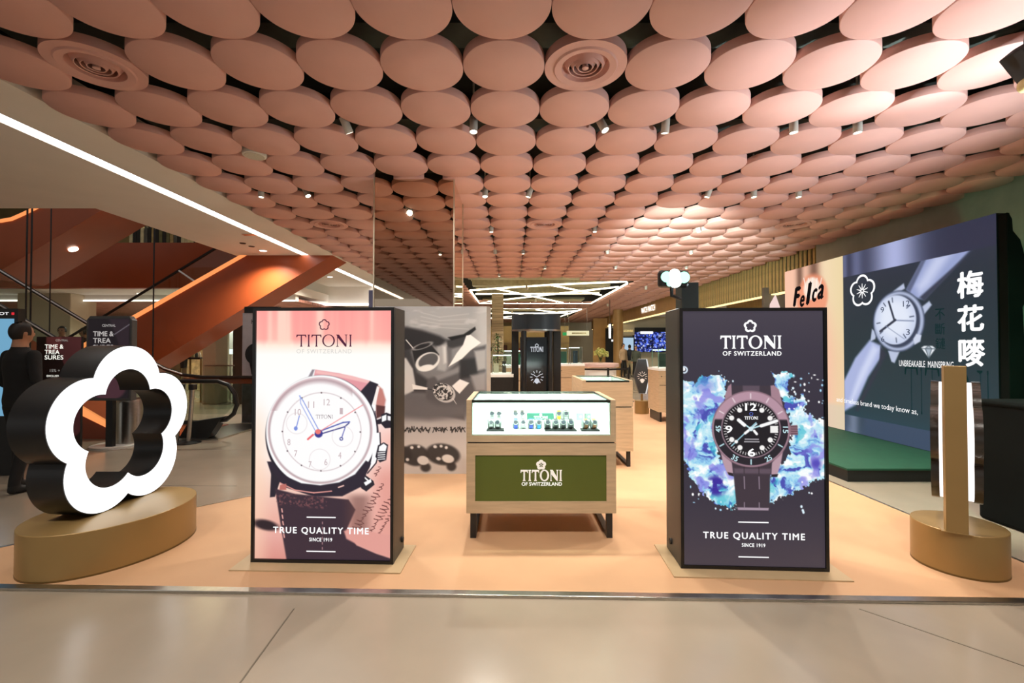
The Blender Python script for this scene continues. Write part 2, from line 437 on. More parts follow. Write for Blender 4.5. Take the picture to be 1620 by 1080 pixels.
# dark slab above the discs, with ducts and rods in it
ceiling = struct(MB().box(-3.98, 6.6, -14, 40, CEIL + .62, CEIL + .8).build('ceiling', m_slab))
m_duct = M('grey_duct', '4d534c', rough=.6, var=.15)
for y in (3.3, 4.7, 6.6): MB().box(-3.9, 6.4, y, y + .28, CEIL + .36, CEIL + .56).build('duct', m_duct, ceiling)
for x in (-2.2, .55, 3.9): MB().tube([(x, 2, CEIL + .3), (x, 14, CEIL + .3)], .05, 8).build('pipe', m_duct, ceiling)
MB().box(-4.0, -3.965, -14, 40, CEIL + .05, CEIL + .62).build('side_closure', m_slab, ceiling)
PITCH = .6; X0 = -.36 - 6 * PITCH; Y0 = 2.965
def cutout(x, y):
    if 13.9 - .25 < y + .12 * (x - 3.6) * -1 < 20.6 and -1.6 < x < 3.75: return True
    return 23.2 < y < 31.5 and -1.6 < x < 3.75
R_D, T_D = .2985, .07
def disc_mesh(seg):
    return MB().lathe([(R_D - .004, 0), (R_D, .004), (R_D, T_D)], seg)
dm = disc_mesh(64); dme = dm.mesh('ceiling_disc'); dme.materials.append(m_disc); shade(dme, 50)
VENTS = [(-3.06, 3.265), (.54, 3.265), (-3.06, 7.465), (.54, 7.465), (4.74, 7.465), (4.74, 3.265), (.54, 11.665)]
def is_col(x, y): return -1.95 < x < -.42 and 5.3 < y < 6.6
cells = []
for i in range(18):
    for k in range(-27, 56):
        x = X0 + (i + .5) * PITCH; y = Y0 + (k - .5) * PITCH
        if x > 6.35: continue
        if any(abs(x - a) < .1 and abs(y - b) < .1 for a, b in VENTS): continue
        if cutout(x, y): continue
        cells.append((x, y))
vis = sorted([c for c in cells if c[1] > 2.3 and abs(c[0]) < 1.18 * c[1] + .35], key=lambda c: c[0] ** 2 + c[1] ** 2)
near = vis[:300]; ns = set(near)
for (x, y) in near:
    o = bpy.data.objects.new('ceiling_disc', dme); COL.objects.link(o); o.parent = ceiling
    o.location = (x, y, CEIL + random.uniform(-.004, .004)); o.rotation_euler = (random.uniform(-.006, .006), random.uniform(-.006, .006), 0)
rest = MB(); ring = [(R_D * math.cos(2 * PI * k / 32), R_D * math.sin(2 * PI * k / 32)) for k in range(32)]
for (x, y) in cells:
    if (x, y) in ns: continue
    rest.prism([(x + a, y + b) for a, b in ring], CEIL, CEIL + T_D, 'z')
ro = rest.build('ceiling_disc_field', m_disc, ceiling, kind='stuff')

# discs that carry a round air diffuser
vent_pos = ['in the front row by the white soffit', 'in the front row above the centre', 'far back by the white soffit', 'far back above the centre', 'far back towards the big screen', 'in the front row at the right edge', 'farthest back over the kiosk']
for (x, y), lab in zip(VENTS, vent_pos):
    v = thing('air_diffuser', 'salmon ceiling disc with concentric ring air vent, ' + lab, 'air vent', (x, y, CEIL), 0, 'round ceiling air vents')
    MB().ringprism(ellipse(R_D, R_D, 64), ellipse(.175, .175, 64), 0, T_D, 'z').build('disc_plate', m_disc, v, smooth=True)
    MB().lathe([(.235, 0), (.225, -.012), (.175, -.002), (.165, .04), (.16, .06)], 48, cap=False).build('outer_ring', m_disc, v, smooth=True)
    for r in (.125, .09, .055): MB().lathe([(r + .035, .055), (r, -.004), (r - .006, .0), (r + .02, .06)], 40, cap=False).build('vent_ring', m_disc, v, smooth=True)
    MB().lathe([(.022, .02), (.024, -.006), (.006, -.012)], 20).build('vent_hub', m_disc, v, smooth=True)
    MB().lathe([(.17, .085), (.17, .09)], 24).build('duct_mouth', m_blackm, v)

# white soffit (lower ceiling) with recessed strip light, hole of the atrium behind it
SOF = CEIL + .016
sof = MB()
sof.box(-4.54, -3.96, -8, 34, SOF, SOF + .35); sof.box(-6.2, -4.71, -8, 34, SOF, SOF + .35); sof.box(-4.71, -4.54, -8, 34, SOF + .05, SOF + .35)
sof.box(-14, -6.2, -8, 6.63, SOF, SOF + .35)
so = struct(sof.build('ceiling_soffit', m_white))
st = MB().box(-4.71, -4.54, -8, 24, SOF + .012, SOF + .05).build('strip_light', m_strip)
tag(st, 'long straight white strip light recessed in the soffit', 'strip light')
for k, (px, py, lab) in enumerate(((395, 370, 'nearest the strip light'), (384, 384, 'smaller left one'), (398, 389, 'smaller right one'))):
    d = 708 * 2.08 / (550.6 - py); p = P(px, py, d)
    g = MB()
    if k == 0: g.box(-.12, .12, -.05, .05, -.012, 0)
    else: g.lathe([(.05, -.012), (.06, 0)], 20)
    tag(g.build('ceiling_fitting', m_chrome if k == 0 else m_black), 'small fitting flush in the white soffit, ' + lab, 'ceiling fitting', 'fittings in the soffit').location = (p.x, p.y, SOF)

# mirrored square column
mc = thing('mirrored_column', 'square mirror-clad column rising to the disc ceiling', 'column', (-1.195, 5.92, 0))
hw = .4875
MB().box(-hw, hw, -hw, hw, 0, CEIL + .6).build('mirror_cladding', m_mirror, mc)
for sx in (-1, 1):
    MB().box(sx * hw - .008, sx * hw + .008, -hw - .008, -hw + .008, 0, CEIL + .6).build('edge_strip', m_mframe, mc)
MB().box(hw - .006, hw + .006, hw - .01, hw + .01, 0, CEIL + .6).build('edge_strip', m_mframe, mc)

# right side: raw concrete wall, then slatted fascia, then bronze fascia with the shop name
struct(MB().box(6.42, 6.7, -6, 9.42, 0, CEIL + .6).build('wall_right', m_wallc))
m_slat = M('brass_slat', 'cdaf70', rough=.4, metal=.4, var=.1, scale=12)
m_fasb = M('dark_fascia', '3b2f1e', rough=.6, var=.1)
fz0 = 2.86
fs = struct(MB().box(6.46, 6.7, 9.42, 17.2, fz0, CEIL + .6).build('trim_4', m_fasb))
sm = MB().box(-.03, 0, -.035, .035, fz0, CEIL + .3).mesh('slat'); sm.materials.append(m_slat)
for k in range(52):
    o = bpy.data.objects.new('slat', sm); COL.objects.link(o); o.parent = fs; o.location = (6.455, 9.5 + k * .148, 0)
m_warm = glow('warm_strip', 'ffdf9a', 2.0)
sl = MB().box(6.5, 6.66, 9.42, 17.2, fz0 - .03, fz0 - .005).build('cove_light', m_warm); tag(sl, 'warm cove light under the brass slatted fascia', 'strip light')
m_bronze = M('bronze_fascia', 'b48d58', rough=.5, metal=.2, var=.08, scale=3)
f2 = struct(MB().box(6.4, 6.7, 17.2, 36, 3.02, CEIL + .6).build('trim_5', m_bronze))
s2 = MB().box(6.45, 6.62, 17.2, 36, 2.985, 3.015).build('cove_light', m_warm); tag(s2, 'warm cove light under the plain bronze fascia', 'strip light')
sg = thing('shop_sign', 'small glowing white WATCH WATCH shop name on bronze fascia', 'sign', (6.395, 21.0, 3.2), -PI / 2)
tm = MB(); text_at(tm, 'WATCH WATCH', 0, 0, 2.1, .27, -.02, .01); tm.build('lettering', glow('sign_white', 'fffdf5', 2.0), sg)

# far end and atrium shell
struct(MB().box(-24, 16, 38, 38.2, 0, 9).build('wall_back', m_beige))
struct(MB().box(-24, -23.8, -8, 38, 0, 8.6).build('wall_left', m_beige))
# ================================================================ ceiling spotlights in the gaps between discs
m_lens = glow('spot_lens', 'fff8ea', 9.0)
m_can = M('spot_can', 'd6d2c6', rough=.4, var=.03)
rows = {0: 'front row', 3: 'second row', 6: 'third row', 9: 'fourth row', 12: 'fifth row'}
spots = [(-3.36, 1.165, (.2, .2)), (-1.56, 1.165, (0, .3)), (.24, 1.165, (0, .3)), (2.04, 1.165, (0, .3)), (3.84, 1.165, (0, .2)),  # this nearest row is out of view, added to brighten the front floor
         (-1.56, 4.165, (.35, .5)), (-.36, 4.165, (0, -.1)), (.84, 4.165, (.4, -.3)), (1.44, 4.165, (0, .25)), (2.64, 4.165, (.05, .05)), (3.24, 4.165, (.05, .05)),
         (-2.76, 5.965, (.5, -.2)), (-3.36, 5.965, (0, 0)), (-.36, 5.965, (0, -.2)), (.24, 5.965, (-.3, .1)), (2.64, 5.965, (-.3, .2)), (3.24, 5.965, (0, 0)), (3.84, 5.965, (0, 0)),
         (-2.16, 7.765, (.4, 0)), (-.36, 7.765, (0, 0)), (1.44, 7.765, (0, -.1)), (3.24, 7.765, (.2, 0)),
         (-.36, 9.565, (0, .2)), (.24, 9.565, (0, 0)), (2.04, 9.565, (.2, .2)), (3.84, 9.565, (0, 0)), (.84, 11.365, (0, 0)), (2.64, 11.365, (0, 0)), (-.36, 12.565, (0, 0)), (4.44, 11.365, (0, 0))]
spots.sort(key=lambda s: (round(s[1], 2), s[0]))
ordn = ['first', 'second', 'third', 'fourth', 'fifth', 'sixth', 'seventh', 'eighth']
rown = ['added unseen nearest', 'second', 'third', 'fourth', 'fifth', 'sixth', 'seventh', 'eighth']
ys = sorted(set(round(s[1], 2) for s in spots)); cnt = {}
for (x, y, tl) in spots:
    r = ys.index(round(y, 2)); cnt[r] = cnt.get(r, 0) + 1
    s = thing('ceiling_spotlight', 'white cylinder spotlight between ceiling discs, %s from left in %s row' % (ordn[cnt[r] - 1], rown[r]), 'spotlight', (x, y, CEIL + .04), 0, 'ceiling spotlights')
    dirv = Vector((tl[0], tl[1], -1)).normalized(); q = Vector((0, 0, -1)).rotation_difference(dirv).to_matrix()
    can = MB().lathe([(.034, .06), (.038, .055), (.038, -.085), (.033, -.085), (.031, -.075)], 20); can.v = [tuple(q @ Vector(v)) for v in can.v]
    can.build('can', m_can, s, smooth=True)
    ln = MB().lathe([(.031, -.076), (.031, -.074)], 20); ln.v = [tuple(q @ Vector(v)) for v in ln.v]; ln.build('lens', m_lens, s)
    MB().tube([(0, 0, .02), (0, 0, .5)], .01, 6).build('stem', m_can, s)
    p0 = Vector((x, y, CEIL + .04)) + dirv * .1
    lamp('spot_light', 'SPOT', p0, SPOT_W, (1, .93, .84), p0 + dirv, s, .035, 105, .8)
p = P(402, 243, 4.765)
sp = thing('ceiling_speaker', 'round off-white ceiling speaker between discs near the soffit', 'speaker', (-2.76, 4.765, CEIL - .01))
MB().lathe([(.10, 0), (.115, .004), (.12, .02), (.11, .09)], 32).build('rim', m_can, sp, smooth=True)
MB().lathe([(.095, -.004), (.098, .002)], 32).build('grille', M('speaker_grille', 'bdb9a8', rough=.6, var=.1, scale=120), sp)
# ceiling recesses with light lines, far back
m_recess = M('recess_panel', 'cfc6a2', rough=.7, var=.3, scale=1.2)
m_line = glow('line_light', 'fff3d2', 4.5)
for n, (pts, lab) in enumerate(((
        [(-.73, 15.6), (1.3, 14.6), (3.55, 13.9), (3.7, 14.3), (3.65, 20.6), (-1.5, 20.6), (-1.5, 16)], 'nearer angular light-line frame in the ceiling recess'),
        ([(-1.5, 23.4), (3.65, 23.4), (3.7, 24), (3.0, 31), (-1.5, 31)], 'farther angular light-line frame in the ceiling recess'))):
    t = thing('recess_light', lab, 'ceiling light', (0, 0, 0), 0, 'recess light frames')
    N_ = len(pts)
    for k in range(N_):
        a, b = pts[k], pts[(k + 1) % N_]; MB().bar((a[0], a[1], CEIL + .01), (b[0], b[1], CEIL + .01), .035, .05).build('edge_light', m_line, t)
    y0, y1 = min(q[1] for q in pts), max(q[1] for q in pts)
    for a, b in (((-.6, y0 + 1.6), (2.4, y1 - .1)), ((1.3, y0 + .8), (3.5, y0 + 3.6)), ((-1.4, y1 - .4), (3.6, y0 + 1.2)), ((-1.4, y0 + 3.2), (3.3, y0 + 3.0))):
        MB().bar((a[0], a[1], CEIL + .01), (b[0], b[1], CEIL + .01), .03, .05).build('cross_light', m_line, t)
    MB().box(-1.55, 3.8, y0, y1 + .1, CEIL + .5, CEIL + .6).build('recess_panel', m_recess, t)
    for k in range(3): MB().box(-1.5, 3.7, y0 + 1 + k * 1.9, y0 + 1.5 + k * 1.9, CEIL + .3, CEIL + .5).build('recess_duct', M('pale_duct', '9a9478', rough=.6, var=.2), t)

# ================================================================ LED towers
m_scr = print_mat('led_picture', True, 1.0)
m_frame = M('tower_frame', '0d0d0f', rough=.35, var=.1)
m_tower = M('tower_paint', '35332f', rough=.42, var=.06, scale=3)
m_plate = M('base_plate', 'b59d79', rough=.4, var=.05)
g_white = glow('screen_white', 'ffffff', 1.1); g_plum = glow('screen_plum', '55283f', 1.0); g_grey = glow('screen_grey', 'd9d6d2', 1.0)
g_blue = glow('screen_blue', '5f74d8', 1.); g_black = glow('screen_black', '17151c', 1.)
def tower(name, label, cx, yf, w, h, dep, rz):
    t = thing(name, label, 'display tower', (cx, yf + dep / 2, .008), rz)
    MB().box(-w / 2 - .08, w / 2 + .08, -dep / 2 - .11, dep / 2 + .04, 0, .008).build('base_plate', m_plate, t)
    MB().box(-w / 2, w / 2, -dep / 2 + .03, dep / 2, .008, h).build('housing', m_tower, t, bevel=.004)
    b = .022; f = MB(); y0, y1 = -dep / 2, -dep / 2 + .03
    f.box(-w / 2, w / 2, y0, y1, .008, .008 + b); f.box(-w / 2, w / 2, y0, y1, h - b, h); f.box(-w / 2, -w / 2 + b, y0, y1, .008 + b, h - b); f.box(w / 2 - b, w / 2, y0, y1, .008 + b, h - b)
    f.build('frame', m_frame, t)
    MB().tube([(w / 2 + .001, dep / 2 - .06, .09), (w / 2 + .012, dep / 2 - .06, .09)], .02, 8).build('cable_socket', m_blackm, t)
    return t
TW, TH = 1.0, 1.775
ta = tower('led_tower', 'left LED tower showing a pink poster of a cream chronograph watch', -1.31, 3.11, TW, TH, .27, -.035)
# local coordinates from photo pixels on the tower's face
class Face:
    def __init__(s, px0, px1, py0, py1, x0, x1, z0, z1): s.__dict__.update(locals())
    def x(s, px): return s.x0 + (px - s.px0) / (s.px1 - s.px0) * (s.x1 - s.x0)
    def z(s, py): return s.z1 + (py - s.py0) / (s.py1 - s.py0) * (s.z0 - s.z1)
    def sx(s, d): return d / (s.px1 - s.px0) * (s.x1 - s.x0)
    def pts(s, l): return [(s.x(a), s.z(b)) for a, b in l]
fa = Face(401.5, 626.5, 485, 890, -TW / 2, TW / 2, .008, TH)
C = Canvas(406, 489, 622, 886.5, 290, 530, 'ffffff')
C.grad_y([(485, 'ffa9a2'), (535, 'ffb4a8'), (545, 'ffeedd'), (560, 'fffefa'), (640, 'ffffff'), (720, 'fff0ea'), (770, 'f6cfc0'), (820, 'eeb3a4'), (850, 'e8aaa0'), (890, 'd98f84')])
streak = fbm(C.X * 1.0, C.Y * .02, .055, 3, 3); top = 1 - ss(535, 552, C.Y)
C.blend(top * ss(.45, .7, streak) * .75, 'ffe2cf'); C.blend(top * ss(.55, .25, streak) * .35, 'ff8f8f')
C.blend((1 - ss(406, 440, C.X)) * ss(600, 700, C.Y) * .5, 'ffd9b8')
C.blend(ss(560, 620, C.X) * ss(640, 700, C.Y), 'f7c4b8'); C.blend(ss(575, 615, C.X) * ss(720, 760, C.Y), 'e6a296')
# strap above the case, lugs
C.poly([(478, 603), (494, 584), (502, 584), (493, 602), (486, 612)], 'ffffff', 1); C.poly([(496, 584), (500, 584), (494, 600), (484, 606)], '4a3a48', 1.2, .6)
C.poly([(501, 584), (540, 590), (588, 602), (583, 622), (572, 628), (540, 606), (498, 598)], 'e59aa2', 1.2); C.poly([(503, 585), (560, 594), (588, 602), (586, 606), (540, 596), (501, 590)], 'f6bdbb', 1.5)
C.poly([(597, 606), (608, 615), (613, 632), (610, 650), (598, 655)], 'c78178', 2); C.poly([(598, 640), (612, 642), (611, 656), (598, 662)], '5a3434', 1.5)
C.poly([(588, 602), (601, 607), (590, 643), (598, 672), (599, 682), (590, 683), (570, 622)], '282330', 1); C.poly([(599, 610), (603, 612), (597, 640), (592, 640)], 'fff3ee', .8)
# case and bezel
C.ell(512, 688, 90, 95, '241f2b', 1.2); C.ell(511, 683, 88, 90, 'ffffff', 1.2); C.ell(509, 681, 83.5, 85, 'e6cfd2', 1.0, inner=.955); C.ell(509, 683, 80, 80, 'fffdfd', 1.2)
C.ell(509, 682, 82, 83, '9a8288', 1.6, inner=.965, a=.55)
up = (C.Y < 650) & (C.X < 560); C.blend(np.where(up, 1, 0) * (1 - ss(0, 7, np.abs(np.hypot(C.X - 509, C.Y - 682) - 80))) * .6, 'b99aa0')
C.ell(512, 683, 63, 63, 'cbb9bd', .8, inner=.975, a=.7)
C.path([(596, 650), (600, 680), (597, 712), (588, 735)], 1.4, '37303c')
C.poly([(595, 684), (604, 684), (604, 706), (598, 730), (588, 742), (592, 720)], 'ffffff', .8); C.path([(604, 684), (605, 706), (598, 732), (585, 748)], 2, '2c2633')
for k in range(12):
    a = PI * k / 6; C.ell(511 + 62 * math.sin(a), 683 - 62 * math.cos(a), 1.2, 1.2, '5b4c54', .7)
# hands and sub-dials
C.path([(476, 626), (482, 634), (507, 680)], 1.6, '8fa2e4'); C.path([(477, 626), (478, 638), (503, 684)], 1.4, '9fb0ea')
C.path([(512, 681), (546, 668), (556, 667)], 2.0, '4a59b0'); C.path([(512, 686), (548, 675), (555, 669)], 2.0, '3d3f86')
C.line((490, 695), (498, 688), 3.2, 'ef6f74'); C.line((498, 689), (577, 640), 1.3, 'f08a8d'); C.ell(507, 686, 6.5, 6.5, '3a3c8e', .8); C.ell(506, 683, 4.5, 4, 'f07a74', .8)
C.line((471, 678), (476, 658), 1.6, '7d92de'); C.ell(470.5, 678, 3, 3.4, '7d92de', .7); C.line((549, 676), (543, 694), 1.5, '5b62b4'); C.ell(543, 694, 3, 3, '4b4f98', .7); C.ell(543, 694, 1.4, 1.4, 'ffffff', .5)
for (cx, cy) in ((472, 670), (545, 690), (509, 727)): C.ell(cx, cy, 17, 17, 'd9cdd0', .8, inner=.94, a=.6)
# crown and pushers
C.poly([(598, 664), (606, 661), (606, 655), (614, 652), (622, 655), (622, 676), (612, 677), (606, 670), (599, 671)], '241f2b', .8); C.poly([(607, 658), (614, 655), (614, 664), (607, 667)], 'ffffff', .7); C.poly([(616, 657), (621, 658), (621, 665), (616, 664)], 'f4f0f2', .6)
C.poly([(601, 704), (610, 699), (617, 703), (614, 727), (604, 731), (597, 722)], '282430', .8); C.poly([(603, 706), (610, 701), (615, 705), (613, 713), (602, 713)], 'ffffff', .7)
for k in range(4): C.line((601, 716 + k * 3.4), (612, 715 + k * 3.4), 1.3, 'ffffff', .5)
C.poly([(570, 757), (577, 748), (594, 760), (596, 766), (583, 777), (575, 772)], '2a2530', .8); C.line((575, 750), (586, 760), 2.2, 'ffffff'); C.poly([(579, 763), (590, 757), (591, 762), (582, 768)], 'ffffff', .7)
# handwriting on salmon paper at the lower right
for q, (x0, y0, n_) in enumerate(((566, 838, 70), (583, 852, 95), (602, 845, 70), (596, 752, 22))):
    rh = random.Random(q); amp = 3; pts = []
    for i in range(n_):
        if i % 7 == 0: amp = rh.choice((1.5, 2.2, 3, 6.5))
        s1 = i * 1.25 + 2.2 * math.sin(i * 1.25); s2 = amp * math.sin(i * 1.25 + .6)
        pts.append((x0 + s1 * .50 + s2 * .86, y0 - s1 * .86 + s2 * .50))
    for i in range(len(pts) - 1):
        if i % 19 > 16: continue
        if pts[i + 1][0] < 621 and pts[i + 1][1] > 738: C.line(pts[i], pts[i + 1], 1.1, '5e3434', .5, .85)
# lower crescent shade of the case, strap
C.poly([(425, 731), (432, 731), (450, 752), (480, 765), (510, 768), (540, 763), (565, 750), (582, 728), (590, 733), (574, 770), (545, 785), (500, 786), (455, 772), (432, 752)], '2c2433', 1.2)
C.path([(446, 765), (470, 776), (500, 780), (528, 777)], 1.8, 'e79d94', .8); C.line((539, 771), (547, 768), 2, 'f3c3b8', .7)
C.poly([(432, 742), (446, 762), (438, 787), (430, 788)], '2a2430', 1)
C.poly([(438, 774), (470, 782), (555, 790), (566, 806), (552, 838), (568, 862), (600, 875), (622, 882), (622, 890), (458, 890), (449, 840)], '3c2c38', 1.6)
C.blend(ss(.45, .75, fbm(C.X, C.Y, .35, 3, 9)) * ((C.X > 440) & (C.X < 521) & (C.Y > 781) & (C.Y < 806)) * (1 - ss(6, 12, np.abs(C.Y - 790 - (C.X - 440) * .08))) * .8, '8a5558')
C.poly([(446, 768), (456, 766), (456, 776), (445, 776)], 'c07068', 1)
C.blend(ss(540, 570, C.X) * (1 - ss(575, 600, C.X)) * ss(775, 790, C.Y) * (1 - ss(835, 850, C.Y)) * .6, '6a4440')
C.ell(424, 832, 20, 8, '2f2229', 3, .2)
for k in range(5): C.line((449 + k * .9, 806 + k * 10), (450 + k * .9, 811 + k * 10), 2, 'e7a79f', .6)
for k in range(6): C.line((514, 826 + k * 8), (514, 829 + k * 8), 1.2, 'b98c90', .5)
C.poly([(548, 840), (556, 836), (575, 836), (600, 842), (622, 845), (622, 878), (600, 874), (572, 862), (552, 852)], 'e29f95', 2)
screen_a = C.build('screen', fa.x(406), fa.x(622), fa.z(886.5), fa.z(489), -.27 / 2 + .012, m_scr, ta)
yA = -.27 / 2 + .010
fx = fa.x(515); flat_polys([(flower(.33, .31, 80, fx, fa.z(512.5), .062), flower(.30, .21, 80, fx, fa.z(512.5), .062))], yA, 'flower_logo', g_plum, screen_a)
flat_polys(titoni(fx, fa.z(547.5), fa.sx(89), fa.sx(19), .185), yA, 'brand_lettering', g_plum, screen_a)
tm = MB(); text_at(tm, 'OF SWITZERLAND', fx, fa.z(558), fa.sx(88), fa.sx(6.5), yA, 0, 1.15); tm.build('tagline', g_grey, screen_a)
tm = MB(); text_at(tm, 'TRUE QUALITY TIME', fa.x(511.5), fa.z(846), fa.sx(151), fa.sx(11.5), yA, .02, 1.22); tm.build('slogan', g_white, screen_a); tm = MB(); text_at(tm, 'SINCE 1919', fa.x(511.5), fa.z(856.5), fa.sx(36), fa.sx(5.5), yA, .025, 1.15); tm.build('since_line', g_white, screen_a)
for py in (818.5, 872.3):
    tm = MB(); tm.poly([(fa.x(489), yA, fa.z(py + .9)), (fa.x(535), yA, fa.z(py + .9)), (fa.x(535), yA, fa.z(py - .9)), (fa.x(489), yA, fa.z(py - .9))])
    tm.build('rule', g_white, screen_a)
g_dnum = glow('dial_numeral', 'cdb9bd', 1.)
for s, px, py in (('12', 520, 636), ('1', 543, 650), ('11', 495, 640), ('10', 474, 652), ('8', 460, 700), ('7', 494, 735), ('7', 471, 718), ('6', 519, 731), ('4', 541, 720)):
    tm = MB(); text_at(tm, s, fa.x(px), fa.z(py + 5), fa.sx(5 * len(s)), fa.sx(10), yA); tm.build('dial_numeral', g_dnum, screen_a)
flat_polys(titoni(fa.x(516), fa.z(662), fa.sx(27), fa.sx(6), .2), yA, 'dial_lettering', glow('dial_plum', '8d7f86', 1.), screen_a)

# ---- right tower
WB, HB = .97, 1.765
tb = tower('led_tower', 'right LED tower showing a dark diving watch in a water splash', 1.632, 3.015, WB, HB, .33, -.05)
MB().tube([(-WB / 2 - .012, .05, .10), (-WB / 2 + .001, .05, .10)], .022, 8).build('cable_socket', m_blackm, tb)
fb = Face(1078.5, 1307.5, 487.5, 903.5, -WB / 2, WB / 2, .008, HB)
C = Canvas(1081, 490.5, 1304.5, 900.5, 300, 550, '3a3542')
C.grad_y([(488, '46404c'), (560, '3b3644'), (700, '342f3c'), (800, '393340'), (905, '493f47')])
X, Y = C.X, C.Y
wx = X + 14 * (fbm(X, Y, .05, 3, 1) - .5) + 6 * (fbm(X, Y, .2, 2, 21) - .5); wy = Y + 14 * (fbm(X, Y, .05, 3, 2) - .5) + 6 * (fbm(X, Y, .2, 2, 22) - .5)
def inside(pts, X, Y):
    ins = np.zeros(X.shape, bool); n = len(pts); dist = np.full(X.shape, 1e9)
    for i in range(n):
        ax, ay = pts[i]; bx, by = pts[(i + 1) % n]; ins ^= ((ay > Y) != (by > Y)) & (X < ax + (Y - ay) * (bx - ax) / ((by - ay) or 1e-9))
        dx, dy = bx - ax, by - ay; t = np.clip(((X - ax) * dx + (Y - ay) * dy) / (dx * dx + dy * dy + 1e-9), 0, 1); dist = np.minimum(dist, np.hypot(X - ax - t * dx, Y - ay - t * dy))
    return np.where(ins, -dist, dist)
Ls = [(1075, 596), (1088, 598), (1100, 606), (1115, 594), (1136, 597), (1150, 606), (1150, 640), (1136, 680), (1146, 730), (1164, 760), (1170, 800), (1160, 806), (1140, 800), (1120, 790), (1108, 775), (1096, 760), (1090, 742), (1078, 722), (1075, 720)]
Rs = [(1219, 593), (1232, 596), (1248, 592), (1258, 598), (1252, 606), (1250, 622), (1258, 634), (1266, 632), (1272, 622), (1276, 640), (1272, 654), (1282, 662), (1300, 664), (1310, 664), (1310, 760), (1285, 762), (1270, 775), (1255, 780), (1238, 790), (1218, 796), (1214, 770), (1226, 745), (1250, 720), (1255, 690), (1244, 650), (1234, 625), (1224, 606)]
sd = np.minimum(inside(Ls, wx, wy), inside(Rs, wx, wy))
n1 = fbm(wx + 25 * (fbm(X, Y, .03, 2, 5) - .5) * 2, wy, .09, 4, 4); n2 = fbm(wx, wy + 22 * fbm(X, Y, .05, 2, 7), .045, 3, 6)
fray = fbm(X, Y, .28, 3, 8)
mask = 1 - ss(-.6, .9, sd + 10 * (fray - .45))
base = np.zeros(C.C.shape) + rgb('bfe8f4'); 
def mixc(a, m, col): return a + (rgb(col) - a) * m[..., None]
base = mixc(base, ss(.5, .75, n1), 'ffffff'); base = mixc(base, ss(.52, .36, n1), '86c6ee'); base = mixc(base, ss(.42, .28, n1), '4a4fb0')
base = mixc(base, ss(.58, .72, n2) * .8, '8a86e2'); base = mixc(base, ss(.36, .26, n2) * .6, '35b6c9')
base = mixc(base, (1 - ss(4, 26, np.hypot((X - 1118), (Y - 613) * 1.5))) * .55, '6f6fd2')
base = mixc(base, ss(.42, .62, fbm(X, Y, .12, 3, 12)) * (1 - ss(10, 22, np.hypot(X - 1135, Y - 772))), '3b2c9c'); base = mixc(base, (1 - ss(2, 14, np.hypot(X - 1290, Y - 735))) * .8, '4638ad')
C.C += (base - C.C) * mask[..., None]
rs = random.Random(4)
for k in range(75):
    if rs.random() < .6: px, py = rs.uniform(1248, 1302), rs.uniform(588, 665)
    else: px, py = rs.choice([(rs.uniform(1086, 1110), rs.uniform(745, 800)), (rs.uniform(1140, 1165), rs.uniform(588, 612)), (rs.uniform(1250, 1295), rs.uniform(764, 785)), (rs.uniform(1130, 1168), rs.uniform(795, 812))])
    C.ell(px, py, rs.uniform(.7, 2.0), rs.uniform(.7, 2.4), rs.choice(['ffffff', 'dff4ff', 'a9d8f4']), .7)
C.ell(1086, 587, 6, 6, 'd9e8f6', .8, inner=.6); C.ell(1085, 586, 3, 3, 'ffffff', .8)
for (px, py) in ((1267, 803), (1269, 809), (1270, 812)): C.ell(px, py, 1.8, 2.2, 'dff4ff', .7)
# watch: strap, lugs, bezel, dial
C.poly([(1161, 612), (1221, 612), (1222, 632), (1160, 632)], '3f3640', 1); C.poly([(1178, 612), (1204, 612), (1204, 625), (1178, 625)], '5c4e5b', 1.5)
C.poly([(1150, 628), (1155, 613), (1160, 609), (1161, 632), (1150, 648)], 'a4818e', 1); C.poly([(1221, 612), (1226, 611), (1234, 618), (1240, 645), (1222, 632)], 'a4818e', 1)
C.poly([(1142, 715), (1160, 735), (1162, 754), (1153, 753), (1146, 735)], 'b898a4', 1); C.poly([(1222, 735), (1240, 712), (1236, 735), (1230, 754), (1221, 755)], 'b898a4', 1)
C.poly([(1153, 750), (1162, 752), (1163, 757), (1155, 755)], '2a242c', .8); C.poly([(1221, 753), (1232, 752), (1230, 757), (1221, 757)], '2a242c', .8)
C.poly([(1161, 735), (1222, 735), (1219, 760), (1218, 808), (1216, 810.5), (1169, 810.5), (1167, 808), (1163, 760)], '3f343e', 1)
C.poly([(1163, 744), (1221, 744), (1220, 752), (1164, 752)], '5f4f5c', 2); C.poly([(1168, 806), (1217, 806), (1216, 810), (1169, 810)], 'a995a5', 1)
for px in (1179, 1202): C.line((px, 757), (px + .5, 776), 1.4, '9c8a9a', .8); C.line((px, 798), (px, 808), 1.2, '9c8a9a', .8); C.line((px, 736), (px, 752), 1, '2a222a', .6)
C.poly([(1250, 675), (1262, 674), (1263, 690), (1250, 690)], '8d6a76', .8)
for k in range(4): C.line((1252, 677 + k * 3.6), (1262, 677 + k * 3.6), 1, '4d3640', .4)
C.ell(1190, 681, 61, 61, '8f707c', 1); C.ell(1190, 681, 59, 59, 'b692a2', .8)
low = ss(664, 668, C.Y) * (1 - ss(-1, 1, np.hypot(C.X - 1190, C.Y - 681) - 58)); C.blend(low, '26222b')
C.ell(1190, 681, 46.5, 46.5, '8d7480', .8); C.ell(1190, 681, 44.5, 44.5, '1d1a21', .8)
for k in range(60):
    a = PI * k / 30; r0 = 38.5 if k % 5 else 37.5; C.line((1190 + r0 * math.sin(a), 681 - r0 * math.cos(a)), (1190 + 42 * math.sin(a), 681 - 42 * math.cos(a)), 1.0, 'e9e4e4', .45)
